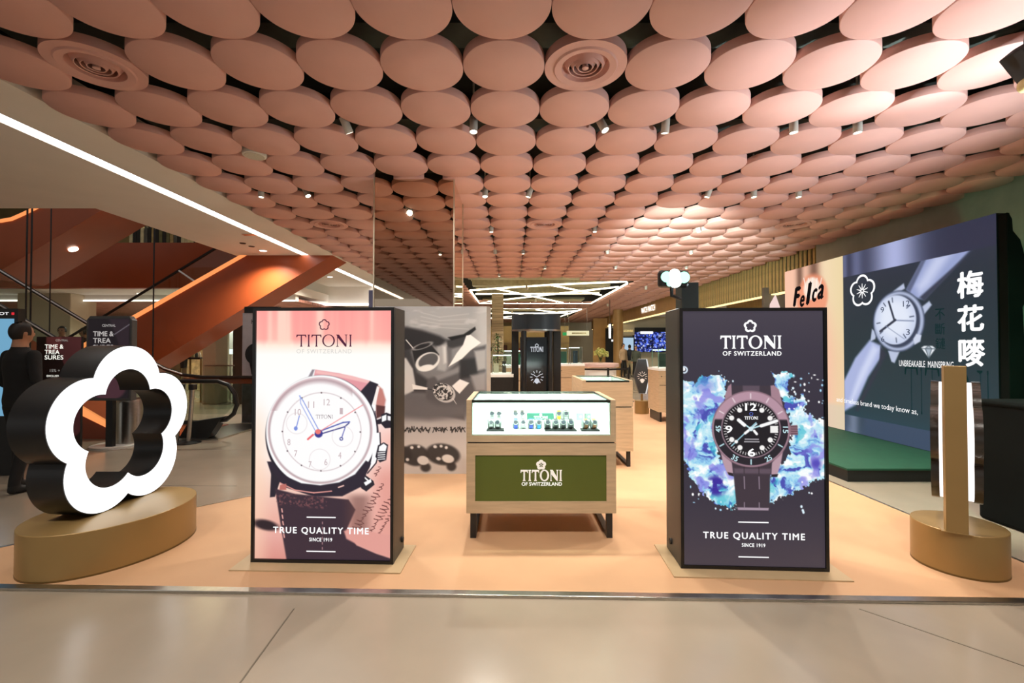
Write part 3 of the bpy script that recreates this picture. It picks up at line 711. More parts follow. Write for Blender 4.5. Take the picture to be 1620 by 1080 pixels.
for k in (1, 2, 4, 5, 7, 8, 10, 11):
    a = PI * k / 6; C.ell(1190 + 34.5 * math.sin(a), 681 - 34.5 * math.cos(a), 4, 4, 'f6f4f2', .7)
for k in range(12):
    a = PI * k / 6
    if k in (3, 5, 7, 9): continue
    c = 'dfcbd3' if k in (0, 1, 2, 10, 11) else 'bfe6ee'; C.line((1190 + 49 * math.sin(a), 681 - 49 * math.cos(a)), (1190 + 56 * math.sin(a), 681 - 56 * math.cos(a)), 2, c, .7)
C.poly([(1220, 676), (1232, 676), (1232, 687), (1220, 687)], 'f4f2f0', .7)
C.line((1190, 681), (1214, 672.5), 2.2, 'bfe6ee', .5); C.line((1206, 676), (1230, 668), 5, 'fbfbfb', .7); C.line((1190, 681), (1177, 671), 2.2, 'bfe6ee', .5); C.line((1180, 675), (1171, 667), 5.5, 'fbfbfb', .7)
C.line((1190, 681), (1199, 673), 2, 'd9eef4', .5); C.line((1198, 671), (1160, 708), 1.6, 'a8dcec', .5); C.ell(1167, 701.5, 2.8, 2.8, 'ffffff', .6);
C.line((1181, 688), (1186, 684), 4, 'fbfbfb', .7); C.line((1195, 684), (1199, 689), 4, 'fbfbfb', .7); C.ell(1190, 681, 3.6, 3.6, 'd9eef4', .6)
screen_b = C.build('screen', fb.x(1081), fb.x(1304.5), fb.z(900.5), fb.z(490.5), -.33 / 2 + .012, m_scr, tb)
yB = -.33 / 2 + .010; fx = fb.x(1190)
flat_polys([(flower(.33, .31, 80, fx, fb.z(517), .068), flower(.26, .17, 80, fx, fb.z(517), .068))], yB, 'flower_logo', g_white, screen_b)
flat_polys(titoni(fb.x(1190.5), fb.z(553), fb.sx(95), fb.sx(21), .28), yB, 'brand_lettering', g_white, screen_b)
tm = MB(); text_at(tm, 'OF SWITZERLAND', fb.x(1192.5), fb.z(564), fb.sx(91), fb.sx(7), yB, .025, 1.15); tm.build('tagline', g_white, screen_b)
tm = MB(); text_at(tm, 'TRUE QUALITY TIME', fb.x(1193), fb.z(857.5), fb.sx(157), fb.sx(12), yB, .02, 1.22); tm.build('slogan', g_white, screen_b); tm = MB(); text_at(tm, 'SINCE 1919', fb.x(1192.5), fb.z(868), fb.sx(36), fb.sx(5.5), yB, .025, 1.15); tm.build('since_line', g_white, screen_b)
for py in (829, 884):
    tm = MB(); tm.poly([(fb.x(1169), yB, fb.z(py + .9)), (fb.x(1216), yB, fb.z(py + .9)), (fb.x(1216), yB, fb.z(py - .9)), (fb.x(1169), yB, fb.z(py - .9))])
    tm.build('rule', g_white, screen_b)
for s, px, py, w, h in (('12', 1190, 646, 17, 11), ('9', 1155.5, 682, 10, 11), ('6', 1190.5, 718.5, 11, 12)):
    tm = MB(); text_at(tm, s, fb.x(px), fb.z(py + h / 2), fb.sx(w), fb.sx(h), yB, .03); tm.build('dial_numeral', g_white, screen_b)
flat_polys(titoni(fb.x(1190.5), fb.z(666), fb.sx(21), fb.sx(5), .3), yB, 'dial_lettering', g_white, screen_b)
flat_polys([(flower(.33, .31, 40, fb.x(1190.5), fb.z(657), .02), flower(.28, .2, 40, fb.x(1190.5), fb.z(657), .02))], yB, 'dial_logo', g_blue, screen_b)
for py, w_ in ((697.3, 22), (701.3, 24)):
    MB().poly([(fb.x(1191 - w_ / 2), yB, fb.z(py + 1)), (fb.x(1191 + w_ / 2), yB, fb.z(py + 1)), (fb.x(1191 + w_ / 2), yB, fb.z(py - 1)), (fb.x(1191 - w_ / 2), yB, fb.z(py - 1))]).build('dial_line', glow('dial_small_print', '9a969c', 1.), screen_b)
g_cyan = glow('bezel_numeral', 'c6eaf2', 1.)
for s, px, py, ang in (('15', 1243.5, 682, -PI / 2), ('45', 1139, 681.5, PI / 2), ('35', 1164.5, 727.5, .48), ('25', 1216.5, 727.5, -.48)):
    tm = MB(); text_at(tm, s, 0, -fb.sx(4), fb.sx(10), fb.sx(8), 0, .02); tm.rot(-ang if abs(ang) > 1 else ang, 'y'); tm.move((fb.x(px), yB, fb.z(py))); tm.build('bezel_numeral', g_cyan, screen_b)
# ================================================================ vitrines
m_glasst = glass('top_sheet_glass', refl=.06)
m_frost = M('vitrine_white', 'f2f7f5', rough=.5, var=.01)
def vitrine(label, cx, cy, w, dep, rz=0., closed=False, H=1.085):
    """wooden counter on black sled legs with a glass showcase on top"""
    t = thing('display_counter', label, 'display counter', (cx, cy, .008), rz)
    hw, hd = w / 2, dep / 2
    for s in (-1, 1):
        g = MB(); x0 = s * (hw - .05) - .02
        for yy in (-hd + .02, hd - .06): g.box(x0, x0 + .045, yy, yy + .045, 0, .2)
        g.box(x0, x0 + .045, -hd + .06, hd - .06, 0, .03); g.build('sled_leg', m_black, t)
    MB().box(-hw, hw, -hd + .014, hd, .2, .745).build('cabinet', m_oak, t)
    MB().box(-hw + .012, hw - .012, -hd + .012, hd - .012, .745, .757).build('shadow_gap', m_blackm, t)
    MB().box(-hw, hw, -hd, hd, .757, .807).build('showcase_base', m_oak, t)
    for s in (-1, 1): MB().box(min(s * hw, s * (hw - .042)), max(s * hw, s * (hw - .042)), -hd, hd, .807, H).build('side_panel', m_oak, t)
    MB().box(-hw + .042, hw - .042, -hd + .01, hd - .01, .807, .815).build('showcase_floor', m_frost, t)
    MB().box(-hw + .042, hw - .042, hd - .03, hd - .01, .815, H - .02).build('back_panel', m_frost, t)
    if closed: MB().box(-hw + .042, hw - .042, -hd, -hd + .012, .807, H - .018).build('front_board', m_oak, t)
    else: MB().box(-hw + .042, hw - .042, -hd + .002, -hd + .008, .807, H - .018).build('front_glass', m_glass, t)
    MB().box(-hw + .042, hw - .042, -hd, hd, H - .010, H - .002).build('top_glass', m_glasst, t)
    r = MB().box(-hw + .042, hw - .042, -hd, -hd + .014, H - .022, H); r.box(-hw + .042, hw - .042, hd - .012, hd, H - .012, H)
    for s in (-1, 1): r.box(min(s * (hw - .042), s * (hw - .052)), max(s * (hw - .042), s * (hw - .052)), -hd, hd, H - .012, H)
    r.build('glass_rail', M('dark_rail', '3a4039', rough=.3, metal=.5), t)
    for s in (-1, 1): MB().box(min(s * (hw - .043), s * (hw - .046)), max(s * (hw - .043), s * (hw - .046)), -hd + .014, hd - .03, .815, H - .014).build('side_liner', m_frost, t)
    l = MB().box(-hw + .06, hw - .06, -hd + .02, -hd + .03, H - .032, H - .023); l.build('light_bar', glow('case_led', 'eafffb', 6.), t)
    lamp('case_light', 'AREA', (cx + math.sin(rz) * (hd - .09), cy - math.cos(rz) * (hd - .09), H - .025), 11 * w, (.86, 1., .97), (cx - math.sin(rz) * .1, cy + math.cos(rz) * .1, .8), t, w - .15, size_y=.05)
    return t
VX, VD, VW, VDEP = .229, 3.523, 1.174, .70
vc = vitrine('front oak display counter with olive green brand panel and lit glass showcase', VX, VD + VDEP / 2, VW, VDEP)
vy = -VDEP / 2
def vx(px, d=VD): return PX(px, d) - VX
def vz(py, d=VD): return PZ(py, d) - .008
gx0, gx1, gz0, gz1 = vx(752), vx(959), vz(793), vz(720); hw = VW / 2
MB().box(-hw, hw, vy, vy + .014, gz1, .745).build('front_board', m_oak, vc); MB().box(-hw, hw, vy, vy + .014, .2, gz0).build('front_board', m_oak, vc)
MB().box(-hw, gx0, vy, vy + .014, gz0, gz1).build('front_board', m_oak, vc); MB().box(gx1, hw, vy, vy + .014, gz0, gz1).build('front_board', m_oak, vc)
gp = MB().box(gx0, gx1, vy + .009, vy + .0135, gz0, gz1).build('brand_panel', m_green, vc)
fx = vx(856); flat_polys([(flower(.33, .31, 80, fx, vz(735.5), .062), flower(.2, .1, 80, fx, vz(735.5), .062))], vy + .009, 'flower_logo', m_ink, gp, .004)
flat_polys(titoni(fx, vz(761), .325, .087, .3), vy + .009, 'brand_lettering', m_ink, gp, .004)
tm = MB(); text_at(tm, 'OF SWITZERLAND', vx(857), vz(768.3), .315, .027, vy + .0045, .03); tm.build('tagline', m_ink, gp)

# watches and trays in the showcase
m_st = M('watch_steel', 'a8aaa8', rough=.2, metal=.9, var=.1); m_dialw = M('watch_dial_dark', '1b2430', rough=.3)
m_cush = M('watch_cushion', '6f7673', rough=.5, var=.1); m_cushw = M('watch_cushion_clear', 'd5dcd8', rough=.3, var=.05)
strapm = {'blue': M('strap_blue', '2440a8', rough=.5), 'lightblue': M('strap_sky', '3b9fd6', rough=.5), 'yellow': M('strap_yellow', 'e8c11e', rough=.5), 'brown': M('strap_brown', '8d5a35', rough=.55), 'steel': m_st, 'black': M('strap_black', '1c1e20', rough=.5)}
def watch_proto(col, cush):
    t = bpy.data.objects.new('wristwatch', None); COL.objects.link(t); t.empty_display_size = .05
    n = 28; out = []; inn = []
    for k in range(n):
        a = 2 * PI * k / n; out.append((.030 * math.cos(a), .043 + .042 * math.sin(a))); inn.append((.027 * math.cos(a), .043 + .039 * math.sin(a)))
    MB().ringprism(out, inn, -.014, .014, 'x').build('strap', strapm[col], t, smooth=True)
    MB().prism([(p[0] * .97, .043 + (p[1] - .043) * .97) for p in inn], -.026, .026, 'x').build('cushion', cush, t, smooth=True)
    c = MB().lathe([(.017, 0), (.021, -.002), (.021, -.008), (.018, -.011)], 24, axis='y'); c.rot(-.45, 'x'); c.move((0, -.025, .056)); c.build('case', m_st, t, smooth=True)
    c = MB().lathe([(.0165, -.0112), (.0165, -.0118)], 24, axis='y'); c.rot(-.45, 'x'); c.move((0, -.025, .056)); c.build('dial', m_dialw, t)
    c = MB().lathe([(.003, .02), (.003, .026)], 8, axis='x'); c.move((0, -.024, .062)); c.build('crown', m_st, t)
    return t
protos = {}
def put_watch(col, px, py, d, label, face=0., cush=None):
    cu = cush or m_cush; key = (col, cu.name)
    z = PZ(py, d); x = PX(px, d)
    if key not in protos:
        t = watch_proto(col, cu); protos[key] = t; t.location = (x, d, z); t.rotation_euler = (0, 0, face); tag(t, label, 'watch', 'watches in the front showcase')
    else: copy_tree(protos[key], (x, d, z), face, label, 'watches in the front showcase')
dF, dR = 3.70, 3.93
FZ = .823; RZ = .872
def pyz(z, d): return 540 - 708 * math.tan(math.atan2(z - CAM_Z, d) - TILT)
pF = pyz(FZ + .012, dF); pR = pyz(RZ, dR)
trays = [(770, 798, 'black tray under the two steel watches at the left', m_blackm), (810, 862, 'white tray under the blue strap watches', m_frost), (860, 911, 'black tray under the row of four dark watches', m_blackm), (918, 947, 'black tray under the brown strap watches', m_blackm)]
for a, b, lab, mt in trays:
    o = MB().prism([(PX(a, dF), dF - .05), (PX(b, dF), dF - .05), (PX(b, dF) - .004, dF + .05), (PX(a, dF) + .004, dF + .05)], FZ, FZ + .012, 'z').build('watch_tray', mt, bevel=.002); tag(o, lab, 'tray', 'watch trays')
for a, b, lab in ((772, 797, 'clear riser under the rear pair of steel watches at the left'), (810, 902, 'long clear riser carrying the green name plate'), (911, 936, 'clear riser under the green cards at the right')):
    o = MB().box(PX(a, dR), PX(b, dR), dR - .05, dR + .05, FZ, RZ).build('watch_riser', m_cushw, bevel=.003); tag(o, lab, 'riser', 'watch risers')
for k, (px, lab) in enumerate(((776.7, 'steel watch on black tray, leftmost of the front row'), (788, 'steel watch on black tray, second of the front row'))): put_watch('steel', px, pF, dF, lab, .1 - .2 * k)
for k, (px, lab) in enumerate(((778.7, 'steel watch on clear riser, leftmost of the rear row'), (789.6, 'steel watch on clear riser, second of the rear row'))): put_watch('steel', px, pR, dR, lab, 0, m_cushw)
put_watch('blue', 816, pF, dF, 'watch with royal blue strap, left one of two on the white tray', 0, m_cush)
put_watch('steel', 827.6, pF, dF, 'steel watch standing between the two royal blue straps', 0, m_cushw)
put_watch('blue', 840, pF, dF, 'watch with royal blue strap, right one of two on the white tray', 0, m_cush)
put_watch('lightblue', 852, pF, dF, 'watch with sky blue strap on the white tray', 0, m_cush)
for px, n in zip((866, 878.6, 890.5, 902.4), ('first', 'second', 'third', 'fourth')): put_watch('black', px, pF, dF, 'dark strap watch on long black tray, %s from the left' % n, 0, m_cush)
put_watch('steel', 815.4, pR, dR, 'steel watch on the long riser, outermost left of the green plate', 0, m_cushw); put_watch('steel', 826, pR, dR, 'steel watch on the long riser, just left of the green plate', 0, m_cushw)
put_watch('yellow', 883.7, pR, dR, 'watch with bright yellow strap right of the green plate', 0, m_cush); put_watch('steel', 895, pR, dR, 'steel watch beside the yellow strap watch', 0, m_cush)
put_watch('brown', 925.5, pF, dF, 'watch with brown leather strap, left one of the pair', .2, m_cush); put_watch('brown', 938.4, pF, dF, 'watch with brown leather strap, right one of the pair', .2, m_cush)
m_plate_g = M('name_plate_green', '2e6350', rough=.4)
npl = thing('name_plate', 'dark green brand name plate among the watches in the showcase', 'sign', (PX(855.3, dR), dR, RZ))
MB().prism([(-.118, 0), (.118, 0), (.112, .06), (-.122, .06)], -.006, .006, 'y').build('plate', m_plate_g, npl)
flat_polys(titoni(0, .012, .12, .022, .3), -.0065, 'brand_lettering', m_ink, npl); flat_polys([(flower(.33, .31, 40, 0, .046, .018), flower(.2, .1, 40, 0, .046, .018))], -.0065, 'flower_logo', m_ink, npl)
m_card = M('grey_green_card', '76877f', rough=.5)
for px, lab, a in ((917, 'upright grey green card, left of two in the showcase', .1), (929.5, 'upright grey green card, right of two in the showcase', .35)):
    o = thing('upright_card', lab, 'card', (PX(px, dR), dR, RZ), a, 'cards in the showcase')
    MB().box(-.026, .026, -.012, .012, 0, .058).build('card_block', m_card, o, bevel=.002); MB().lathe([(.011, -.013), (.011, -.0125)], 16, axis='y').move((.004, 0, .03)).build('seal', m_cushw, o)

vb = vitrine('second oak display counter behind, turned sideways, with lit top', 1.205, 5.66 + .5, .63, 1.03, closed=True)
MB().box(-.315, .315, -.529, -.515, .2, .745).build('front_board', m_oak, vb)

# ================================================================ flower sign on gold base, left
m_fblack = M('sign_black', '121214', rough=.32, var=.1, scale=6)
def flower_base(label, cx, cy, a, b, rot, h):
    t = thing('oval_plinth', label, 'plinth', (cx, cy, .008))
    pts = ellipse(a, b, 72, rot=rot); MB().prism(pts, 0, h, 'z').build('drum', m_gold, t, smooth=True, bevel=.004)
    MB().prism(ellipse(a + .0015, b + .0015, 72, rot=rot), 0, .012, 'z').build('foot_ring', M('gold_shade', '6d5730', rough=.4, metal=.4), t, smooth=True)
    return t
flower_base('large oval gold plinth under the glowing flower sign', -2.965, 3.37, .525, .43, math.radians(72), .297)
FS = thing('flower_sign', 'big glowing white five-petal flower outline with deep black sides', 'sign', (-2.98, 3.485, .305), PI / 2)
SCL = 1.0; cz = .33 * .809 + .31
fo = flower(.33, .31, 160, 0, cz); fi = flower(.25, .20, 160, 0, cz)
MB().ringprism(fo, fi, 0, .245, 'y').build('black_casing', m_fblack, FS, smooth=True)
fo2 = flower(.33, .304, 160, 0, cz); fi2 = flower(.25, .206, 160, 0, cz)
MB().ringprism(fo2, fi2, -.006, -.0005, 'y').build('lit_face', m_lit, FS)

# right sign seen from its edge: white glowing core between two dark flower plates, on a gold post
flower_base('small round gold plinth at the right under the gold post', 3.083, 3.115, .25, .245, 0, .285)
ES = thing('edge_lit_flower_sign', 'flower sign seen edge-on, white glowing core between dark plates', 'sign', (3.27, 3.31, .42), math.radians(45.8))
s_ = .84 / 1.22; fo = flower(.33 * s_, .31 * s_, 140, 0, cz * s_); fi = flower(.25 * s_, .20 * s_, 140, 0, cz * s_)
m_smoke = M('smoked_acrylic', '2b2621', rough=.18, var=.2, scale=9, spec=.6)
MB().ringprism([(p[0] * .98, cz * s_ + (p[1] - cz * s_) * .98) for p in fo], [(p[0] * 1.02, cz * s_ + (p[1] - cz * s_) * 1.02) for p in fi], -.085, .085, 'y').build('lit_core', glow('core_light', 'fff6f4', 1.5), ES)
MB().ringprism(fo, fi, -.128, -.085, 'y').build('dark_plate', m_smoke, ES, smooth=True); MB().ringprism(fo, fi, .085, .128, 'y').build('dark_plate', m_smoke, ES, smooth=True)
gpst = thing('gold_post', 'upright gold post standing on the small round plinth', 'post', (2.915, 2.955, .293), math.radians(-33))
MB().box(-.054, .054, -.03, .035, 0, 1.09).build('shaft', m_gold, gpst, bevel=.003); MB().box(-.075, .075, -.035, .05, 0, .006).build('foot_plate', m_gold, gpst)

# ================================================================ photo panel behind the left tower
pd_ = 5.345; x0, x1 = PX(592, pd_), PX(770, pd_); pc = (x0 + x1) / 2; pw = x1 - x0; ph = PZ(484.5, pd_) - .008
pp = thing('photo_panel', 'freestanding black and white photo panel of a watchmaker with loupe', 'panel', (pc, pd_, .008))
MB().prism([(-pw / 2, .004), (pw / 2, .004), (pw / 2 + .045, .05), (pw / 2 + .045, .075), (-pw / 2, .075)], 0, ph, 'z').build('board', M('panel_grey', 'b7b1a8', rough=.5, var=.04), pp)
C = Canvas(592, 484.5, 770, 750, 270, 402, 'a5a4a5')
def q(l): return [(625 + a / 3.684, 467 + b / 3.684) for a, b in l]
def qp(l, c, soft=1., a=1.): C.poly(q(l), c, soft, a)
def qe(x, y, rx, ry, c, soft=1., rot=0., inner=None, a=1.): C.ell(625 + x / 3.684, 467 + y / 3.684, rx / 3.684, ry / 3.684, c, soft, rot, inner, a)
C.grad_y([(484, 'a3a2a3'), (510, 'a9a8a8'), (540, '8f8e90'), (600, '7b7a7c'), (640, '615f62'), (655, '807e80'), (672, 'b3b0b0'), (700, 'c0bcba'), (750, 'cdc8c4')])
C.blend((1 - ss(600, 650, C.X)) * (1 - ss(520, 560, C.Y)) * .6, '59585b'); C.blend(ss(742, 765, C.X) * (1 - ss(560, 640, C.Y)), 'bdbbba')
C.blend(ss(.5, .72, fbm(C.X, C.Y * 3.2, .035, 4, 31)) * (1 - ss(512, 528, C.Y)) * .55, 'd0cecd')
for k in range(4): C.path(q([(150, 100 + 24 * k), (260, 128 + 20 * k), (430, 108 + 30 * k)]), 1.2, 'c9c7c6', 1., .6)
qp([(-90, 185), (70, 185), (160, 205), (260, 238), (300, 262), (262, 305), (180, 285), (70, 330), (-90, 330)], '2b2a2d', 4)
qp([(300, 262), (420, 235), (402, 292), (330, 312), (300, 325)], '39383b', 3); qp([(308, 246), (400, 228), (466, 184), (471, 200), (430, 236), (330, 264)], '131315', 1.4)
qp([(245, 300), (300, 282), (318, 400), (292, 446), (248, 436)], 'a9a7a8', 3); qp([(278, 300), (300, 296), (304, 395), (284, 400)], 'd6d4d3', 3); qp([(302, 300), (330, 310), (330, 400), (306, 420)], '6c6a6d', 3)
qp([(-90, 330), (90, 320), (130, 450), (200, 500), (180, 570), (-90, 560)], '3b3a3d', 4)
qp([(98, 316), (150, 288), (205, 282), (256, 345), (240, 400), (150, 440), (116, 400)], '242326', 1.5); qe(160, 297, 62, 16, 'c9c7c6', 1., -.32, .82)
qe(190, 390, 74, 52, 'e8e6e4', 1., -.45); qe(194, 383, 60, 38, '59585b', 1., -.45); qe(182, 424, 44, 17, 'f0eeec', 1., -.2); C.line(q([(65, 262)])[0], q([(104, 308)])[0], 1.6, 'dddbda')
qp([(190, 490), (300, 450), (390, 370), (450, 312), (530, 290), (530, 560), (420, 600), (405, 730), (250, 700), (180, 600)], '59575a', 3); qp([(230, 470), (340, 432), (400, 400), (380, 450), (250, 500)], '8b898b', 3)
qp([(376, 376), (470, 366), (486, 470), (378, 492)], '2a292c', 4); qp([(462, 326), (530, 316), (530, 430), (482, 440)], 'adabab', 3); qp([(440, 470), (530, 450), (530, 560), (470, 560)], '9a9899', 4)
qp([(-90, 360), (65, 368), (104, 430), (120, 520), (108, 560), (60, 584), (-90, 580)], 'd0cecd', 2)
qp([(100, 520), (190, 541), (190, 553), (104, 551)], 'f2f0ee', .8); C.line(q([(190, 548)])[0], q([(238, 557)])[0], 1., '1a1a1c')
qp([(415, 236), (440, 231), (501, 278), (440, 322), (390, 372), (311, 419), (358, 340), (396, 290)], 'f3f1ef', 1.)
mx_, my_ = 625 + 280 / 3.684, 467 + 565 / 3.684; ca, sa = math.cos(.5), math.sin(.5)
mv = 1 - ss(.94, 1.03, np.hypot(((C.X - mx_) * ca + (C.Y - my_) * sa) / 17.2, (-(C.X - mx_) * sa + (C.Y - my_) * ca) / 13)); qe(288, 572, 67, 53, 'c9c7c6', .8, .5)
C.blend(mv, '29292b'); C.blend(mv * ss(.46, .6, fbm(C.X, C.Y, .42, 3, 41)), 'd9d7d5')
qp([(332, 531), (378, 491), (433, 513), (376, 576), (354, 556)], 'f3f1ef', 1.); C.line(q([(335, 600)])[0], q([(358, 636)])[0], 1.2, 'd6d4d3')
qp([(-90, 585), (120, 590), (250, 640), (410, 640), (410, 700), (200, 730), (-90, 700)], '676568', 7)
for k, x in enumerate((75, 160, 262, 362)):
    rs = random.Random(k + 3)
    for w_ in range(2): C.path(q([(x - 42 + 84 * i / 9 + rs.uniform(-6, 6), 785 + 16 * math.sin(i * 2.4 + k + w_ * 1.6) + rs.uniform(-4, 4)) for i in range(10)]), 1.3, '1d1c1e', .6)
for x, y, rx, ry in ((120, 935, 80, 62), (280, 930, 100, 62), (40, 930, 60, 50), (180, 1005, 30, 26), (330, 1000, 28, 26)): qe(x, y, rx, ry, '2b2a2c', 2.5, .15, a=.92)
for x, y, rx, ry in ((165, 965, 34, 26), (310, 955, 36, 24), (100, 890, 10, 9), (140, 885, 9, 8), (235, 885, 11, 9), (270, 882, 9, 8), (300, 890, 9, 9), (75, 960, 10, 9), (255, 955, 14, 10)): qe(x, y, rx, ry, 'dcdad8', 1.2, .2)
C.build('print', -pw / 2, pw / 2, .0, ph, -.0015, print_mat('matt_print', False), pp)

# ================================================================ big LED wall on plinth, right
SX = 5.45; sd0, sd1 = 708 * SX / 768, 708 * SX / 432; SW = sd1 - sd0; sz0, sz1 = .155, PZ(337, sd0)
bs = thing('led_wall', 'huge LED wall with vintage watch advertisement and white Chinese characters', 'LED screen', (SX, sd0, 0), -PI / 2)
# local x runs from -SW (far) to 0 (near), local -y faces the aisle
def S(px, py):
    d = 708 * SX / (px - 810); return (-(d - sd0), sz1 - PZ(py, d))
MB().box(-SW, 0, .012, .16, sz0 - .005, sz1).build('cabinet', m_black, bs)
C = Canvas(-SW, 0, 0, sz1 - sz0, 400, 300, '24323e'); X, Y = C.X, C.Y
C.grad_y([(0, '2c3348'), (.6, '27323f'), (1.6, '22343c'), (2.4, '203a44'), (2.9, '2c4a58')])
def pol(l, col, soft=.02, a=1.): C.poly([S(*p_) for p_ in l], col, soft, a)
def el(px, py, rx, ry, col, soft=.012, rot=0., inner=None, a=1.):
    s0 = S(px, py); C.ell(s0[0], s0[1], rx, ry, col, soft, rot, inner, a)
# strap upper right and lower left
pol([(1434, 458), (1466, 400), (1543, 388), (1462, 474), (1446, 470)], '97a3cf', .025); pol([(1450, 452), (1480, 405), (1505, 402), (1470, 452), (1455, 465)], 'cfd6f2', .08, .8)
pol([(1455, 470), (1548, 388), (1540, 396), (1462, 476)], '3a4054', .02); pol([(1434, 458), (1466, 400), (1471, 400), (1440, 462)], '5d6685', .02)
pol([(1375, 538), (1392, 546), (1396, 560), (1372, 596), (1352, 640), (1334, 650), (1334, 602), (1352, 566)], 'a9b4de', .03); pol([(1380, 545), (1390, 552), (1360, 610), (1345, 640), (1340, 640), (1358, 590)], 'd5dcf6', .06, .8); pol([(1392, 548), (1402, 560), (1356, 650), (1350, 650), (1390, 570)], '2d3444', .02)
# lugs, case, dial
for l in ([(1414, 460), (1430, 448), (1432, 456), (1404, 474)], [(1452, 490), (1470, 476), (1474, 482), (1458, 502)], [(1379, 520), (1376, 540), (1384, 536), (1386, 526)], [(1404, 555), (1409, 572), (1414, 574), (1424, 552)]): pol(l, 'b9c3dd', .015)
c0 = S(1419, 508); r0 = .375
el(1419, 508, r0 + .05, r0 + .06, '4a556e', .015); el(1419, 508, r0 + .03, r0 + .04, 'aeb9d6', .02); el(1419, 508, r0 - .02, r0 + .0, '39435a', .02); el(1415, 506, r0 - .035, r0 - .025, 'c9d3ec', .012); el(1415, 504, .26, .27, 'e2e9f8', .1)
pol([(1449, 528), (1457, 530), (1455, 540), (1446, 545), (1444, 536)], 'cdd5ea', .012)
dc = S(1414.5, 506)
def dl(px, py, qx, qy, w, c): C.line(S(px, py), S(qx, qy), w, c, .008)
dl(1414.5, 506.5, 1406, 477, .03, '2b3346'); dl(1416, 506.5, 1445, 507.5, .018, '8c97b4'); dl(1416, 506, 1392, 524, .035, '2b3346'); dl(1400, 515, 1430, 536, .01, '8c97b4')
for k in range(12):
    a = PI * k / 6 + .42
    if k % 3 == 0: continue
    C.line((dc[0] + .25 * math.sin(a), dc[1] - .26 * math.cos(a)), (dc[0] + .31 * math.sin(a), dc[1] - .32 * math.cos(a)), .016, '4a556e', .008)
# diamond
for l, c in (([(1456.5, 550), (1461, 547), (1474, 547), (1479, 551), (1468, 566)], 'eef2f8'), ([(1461, 551), (1468, 548.5), (1474, 551.5), (1468, 563)], 'a9b6c4')): pol(l, c, .01)
for a, b in (((1456.5, 551), (1479, 551.5)), ((1463, 551), (1468, 566)), ((1473, 551), (1468, 566)), ((1468, 547), (1463, 551)), ((1468, 547), (1473, 551))): C.line(S(*a), S(*b), .012, '56646f', .006)
# blurred bands above and below the picture
bt = S(1500, 400)[1] + .0; tb_ = .36
blur = fbm(X * 1.2, Y * .25, 1.6, 3, 61)
C.blend((1 - ss(tb_ - .004, tb_ + .004, Y)), '2b3148'); hi = np.exp(-((X + 1.35) / .38) ** 2); C.blend((1 - ss(tb_ - .004, tb_ + .004, Y)) * hi, 'aab2dc'); hi = np.exp(-((X + 2.05) / .12) ** 2) + np.exp(-((X + 2.3) / .06) ** 2)
yb0 = S(1400, 668)[1]
C.blend((1 - ss(tb_ - .004, tb_ + .004, Y)) * np.clip(hi, 0, 1) * .5, '8f97c4')
lo = ss(yb0 - .004, yb0 + .004, Y); C.blend(lo, '3a4a62'); C.blend(lo * np.exp(-((X + 2.15) / .12) ** 2), 'b6c0e6'); C.blend(lo * ss(.55, .7, blur) * .5, '24343c')
# cream advertisement on the far part
xl = S(1334, 500)[0]; left = 1 - ss(xl - .004, xl + .004, X)
C.blend(left, 'f3d9b4'); C.blend(left * ss(.4, .65, fbm(X, Y * .4, .9, 2, 71)), 'f7c3a8'); C.blend(left * ss(xl - .5, xl - .05, X) * .6, 'e9d6a4'); C.blend(left * ss(S(1300, 640)[1] - .1, S(1300, 640)[1], Y) * .6, 'd8cdb8')
ltop = left * (1 - ss(tb_ - .004, tb_ + .004, Y)); C.blend(ltop * np.clip(np.exp(-((X + 3.45) / .1) ** 2) + np.exp(-((X + 3.05) / .14) ** 2), 0, 1) * .7, '4a3026')
el(1284, 470, .42, .42, 'f0916f', .05, a=.8); el(1284, 456, .22, .2, 'fbe3d2', .03)
for k in range(5): C.line((S(1278 + k * 4, 470)), (S(1272 + k * 7, 440)), .02, 'fff4ea', .01)
scrn = C.build('screen', -SW, 0, sz0, sz1, .008, m_scr, bs)
yS = .005
def sxz(px, py): a = S(px, py); return (a[0], sz1 - a[1])
cx, czz = sxz(1364.5, 460); flat_polys([(flower(.33, .31, 80, cx, czz, .40), flower(.31, .245, 80, cx, czz, .40))] + [[(cx + a * math.cos(t) - b * math.sin(t), czz + a * math.sin(t) + b * math.cos(t)) for a, b in ((.03, .009), (.115, .005), (.115, -.005), (.03, -.009))] for t in [PI / 2 + 2 * PI * k / 10 for k in range(10)]] + [(ellipse(.03, .03, 20, cx, czz), ellipse(.016, .016, 20, cx, czz))], yS, 'flower_logo', g_white, scrn)
for ch, px, pa, pb in (('梅', 1535, 427, 470), ('花', 1535, 481, 523), ('嘜', 1536, 533, 579)):
    a = sxz(px, pa); b = sxz(px, pb); tm = MB()
    for ox, oz in ((0, 0), (.011, 0), (-.011, 0), (0, .009), (0, -.009), (.008, .007), (-.008, -.007)): text_at(tm, ch, a[0] + ox, b[1] + oz, .29, a[1] - b[1] - .015, yS)
    tm.build('character', g_white, scrn)
def line_text(s, pxa, pya, pxb, pyb, mat, name, bold=.0, hz=None):
    a = sxz(pxa, pya); b = sxz(pxb, pyb); tm = MB(); text_at(tm, s, (a[0] + b[0]) / 2, min(a[1], b[1]), b[0] - a[0], abs(a[1] - b[1]) if hz is None else hz, yS, bold); return tm.build(name, mat, scrn)
line_text('UNBREAKABLE  MAINSPRING', 1421.5, 579, 1507.5, 571, g_white, 'slogan', 0., .085)
line_text('and timeless brand we today know as,', 1322, 637, 1450, 655, g_white, 'caption', 0., .10)
g_ink = glow('screen_ink', '141012', 1.); g_teal = glow('screen_teal', '17302f', 1.)
fe = MB(); fa_, fb_ = sxz(1255, 484), sxz(1299, 480)
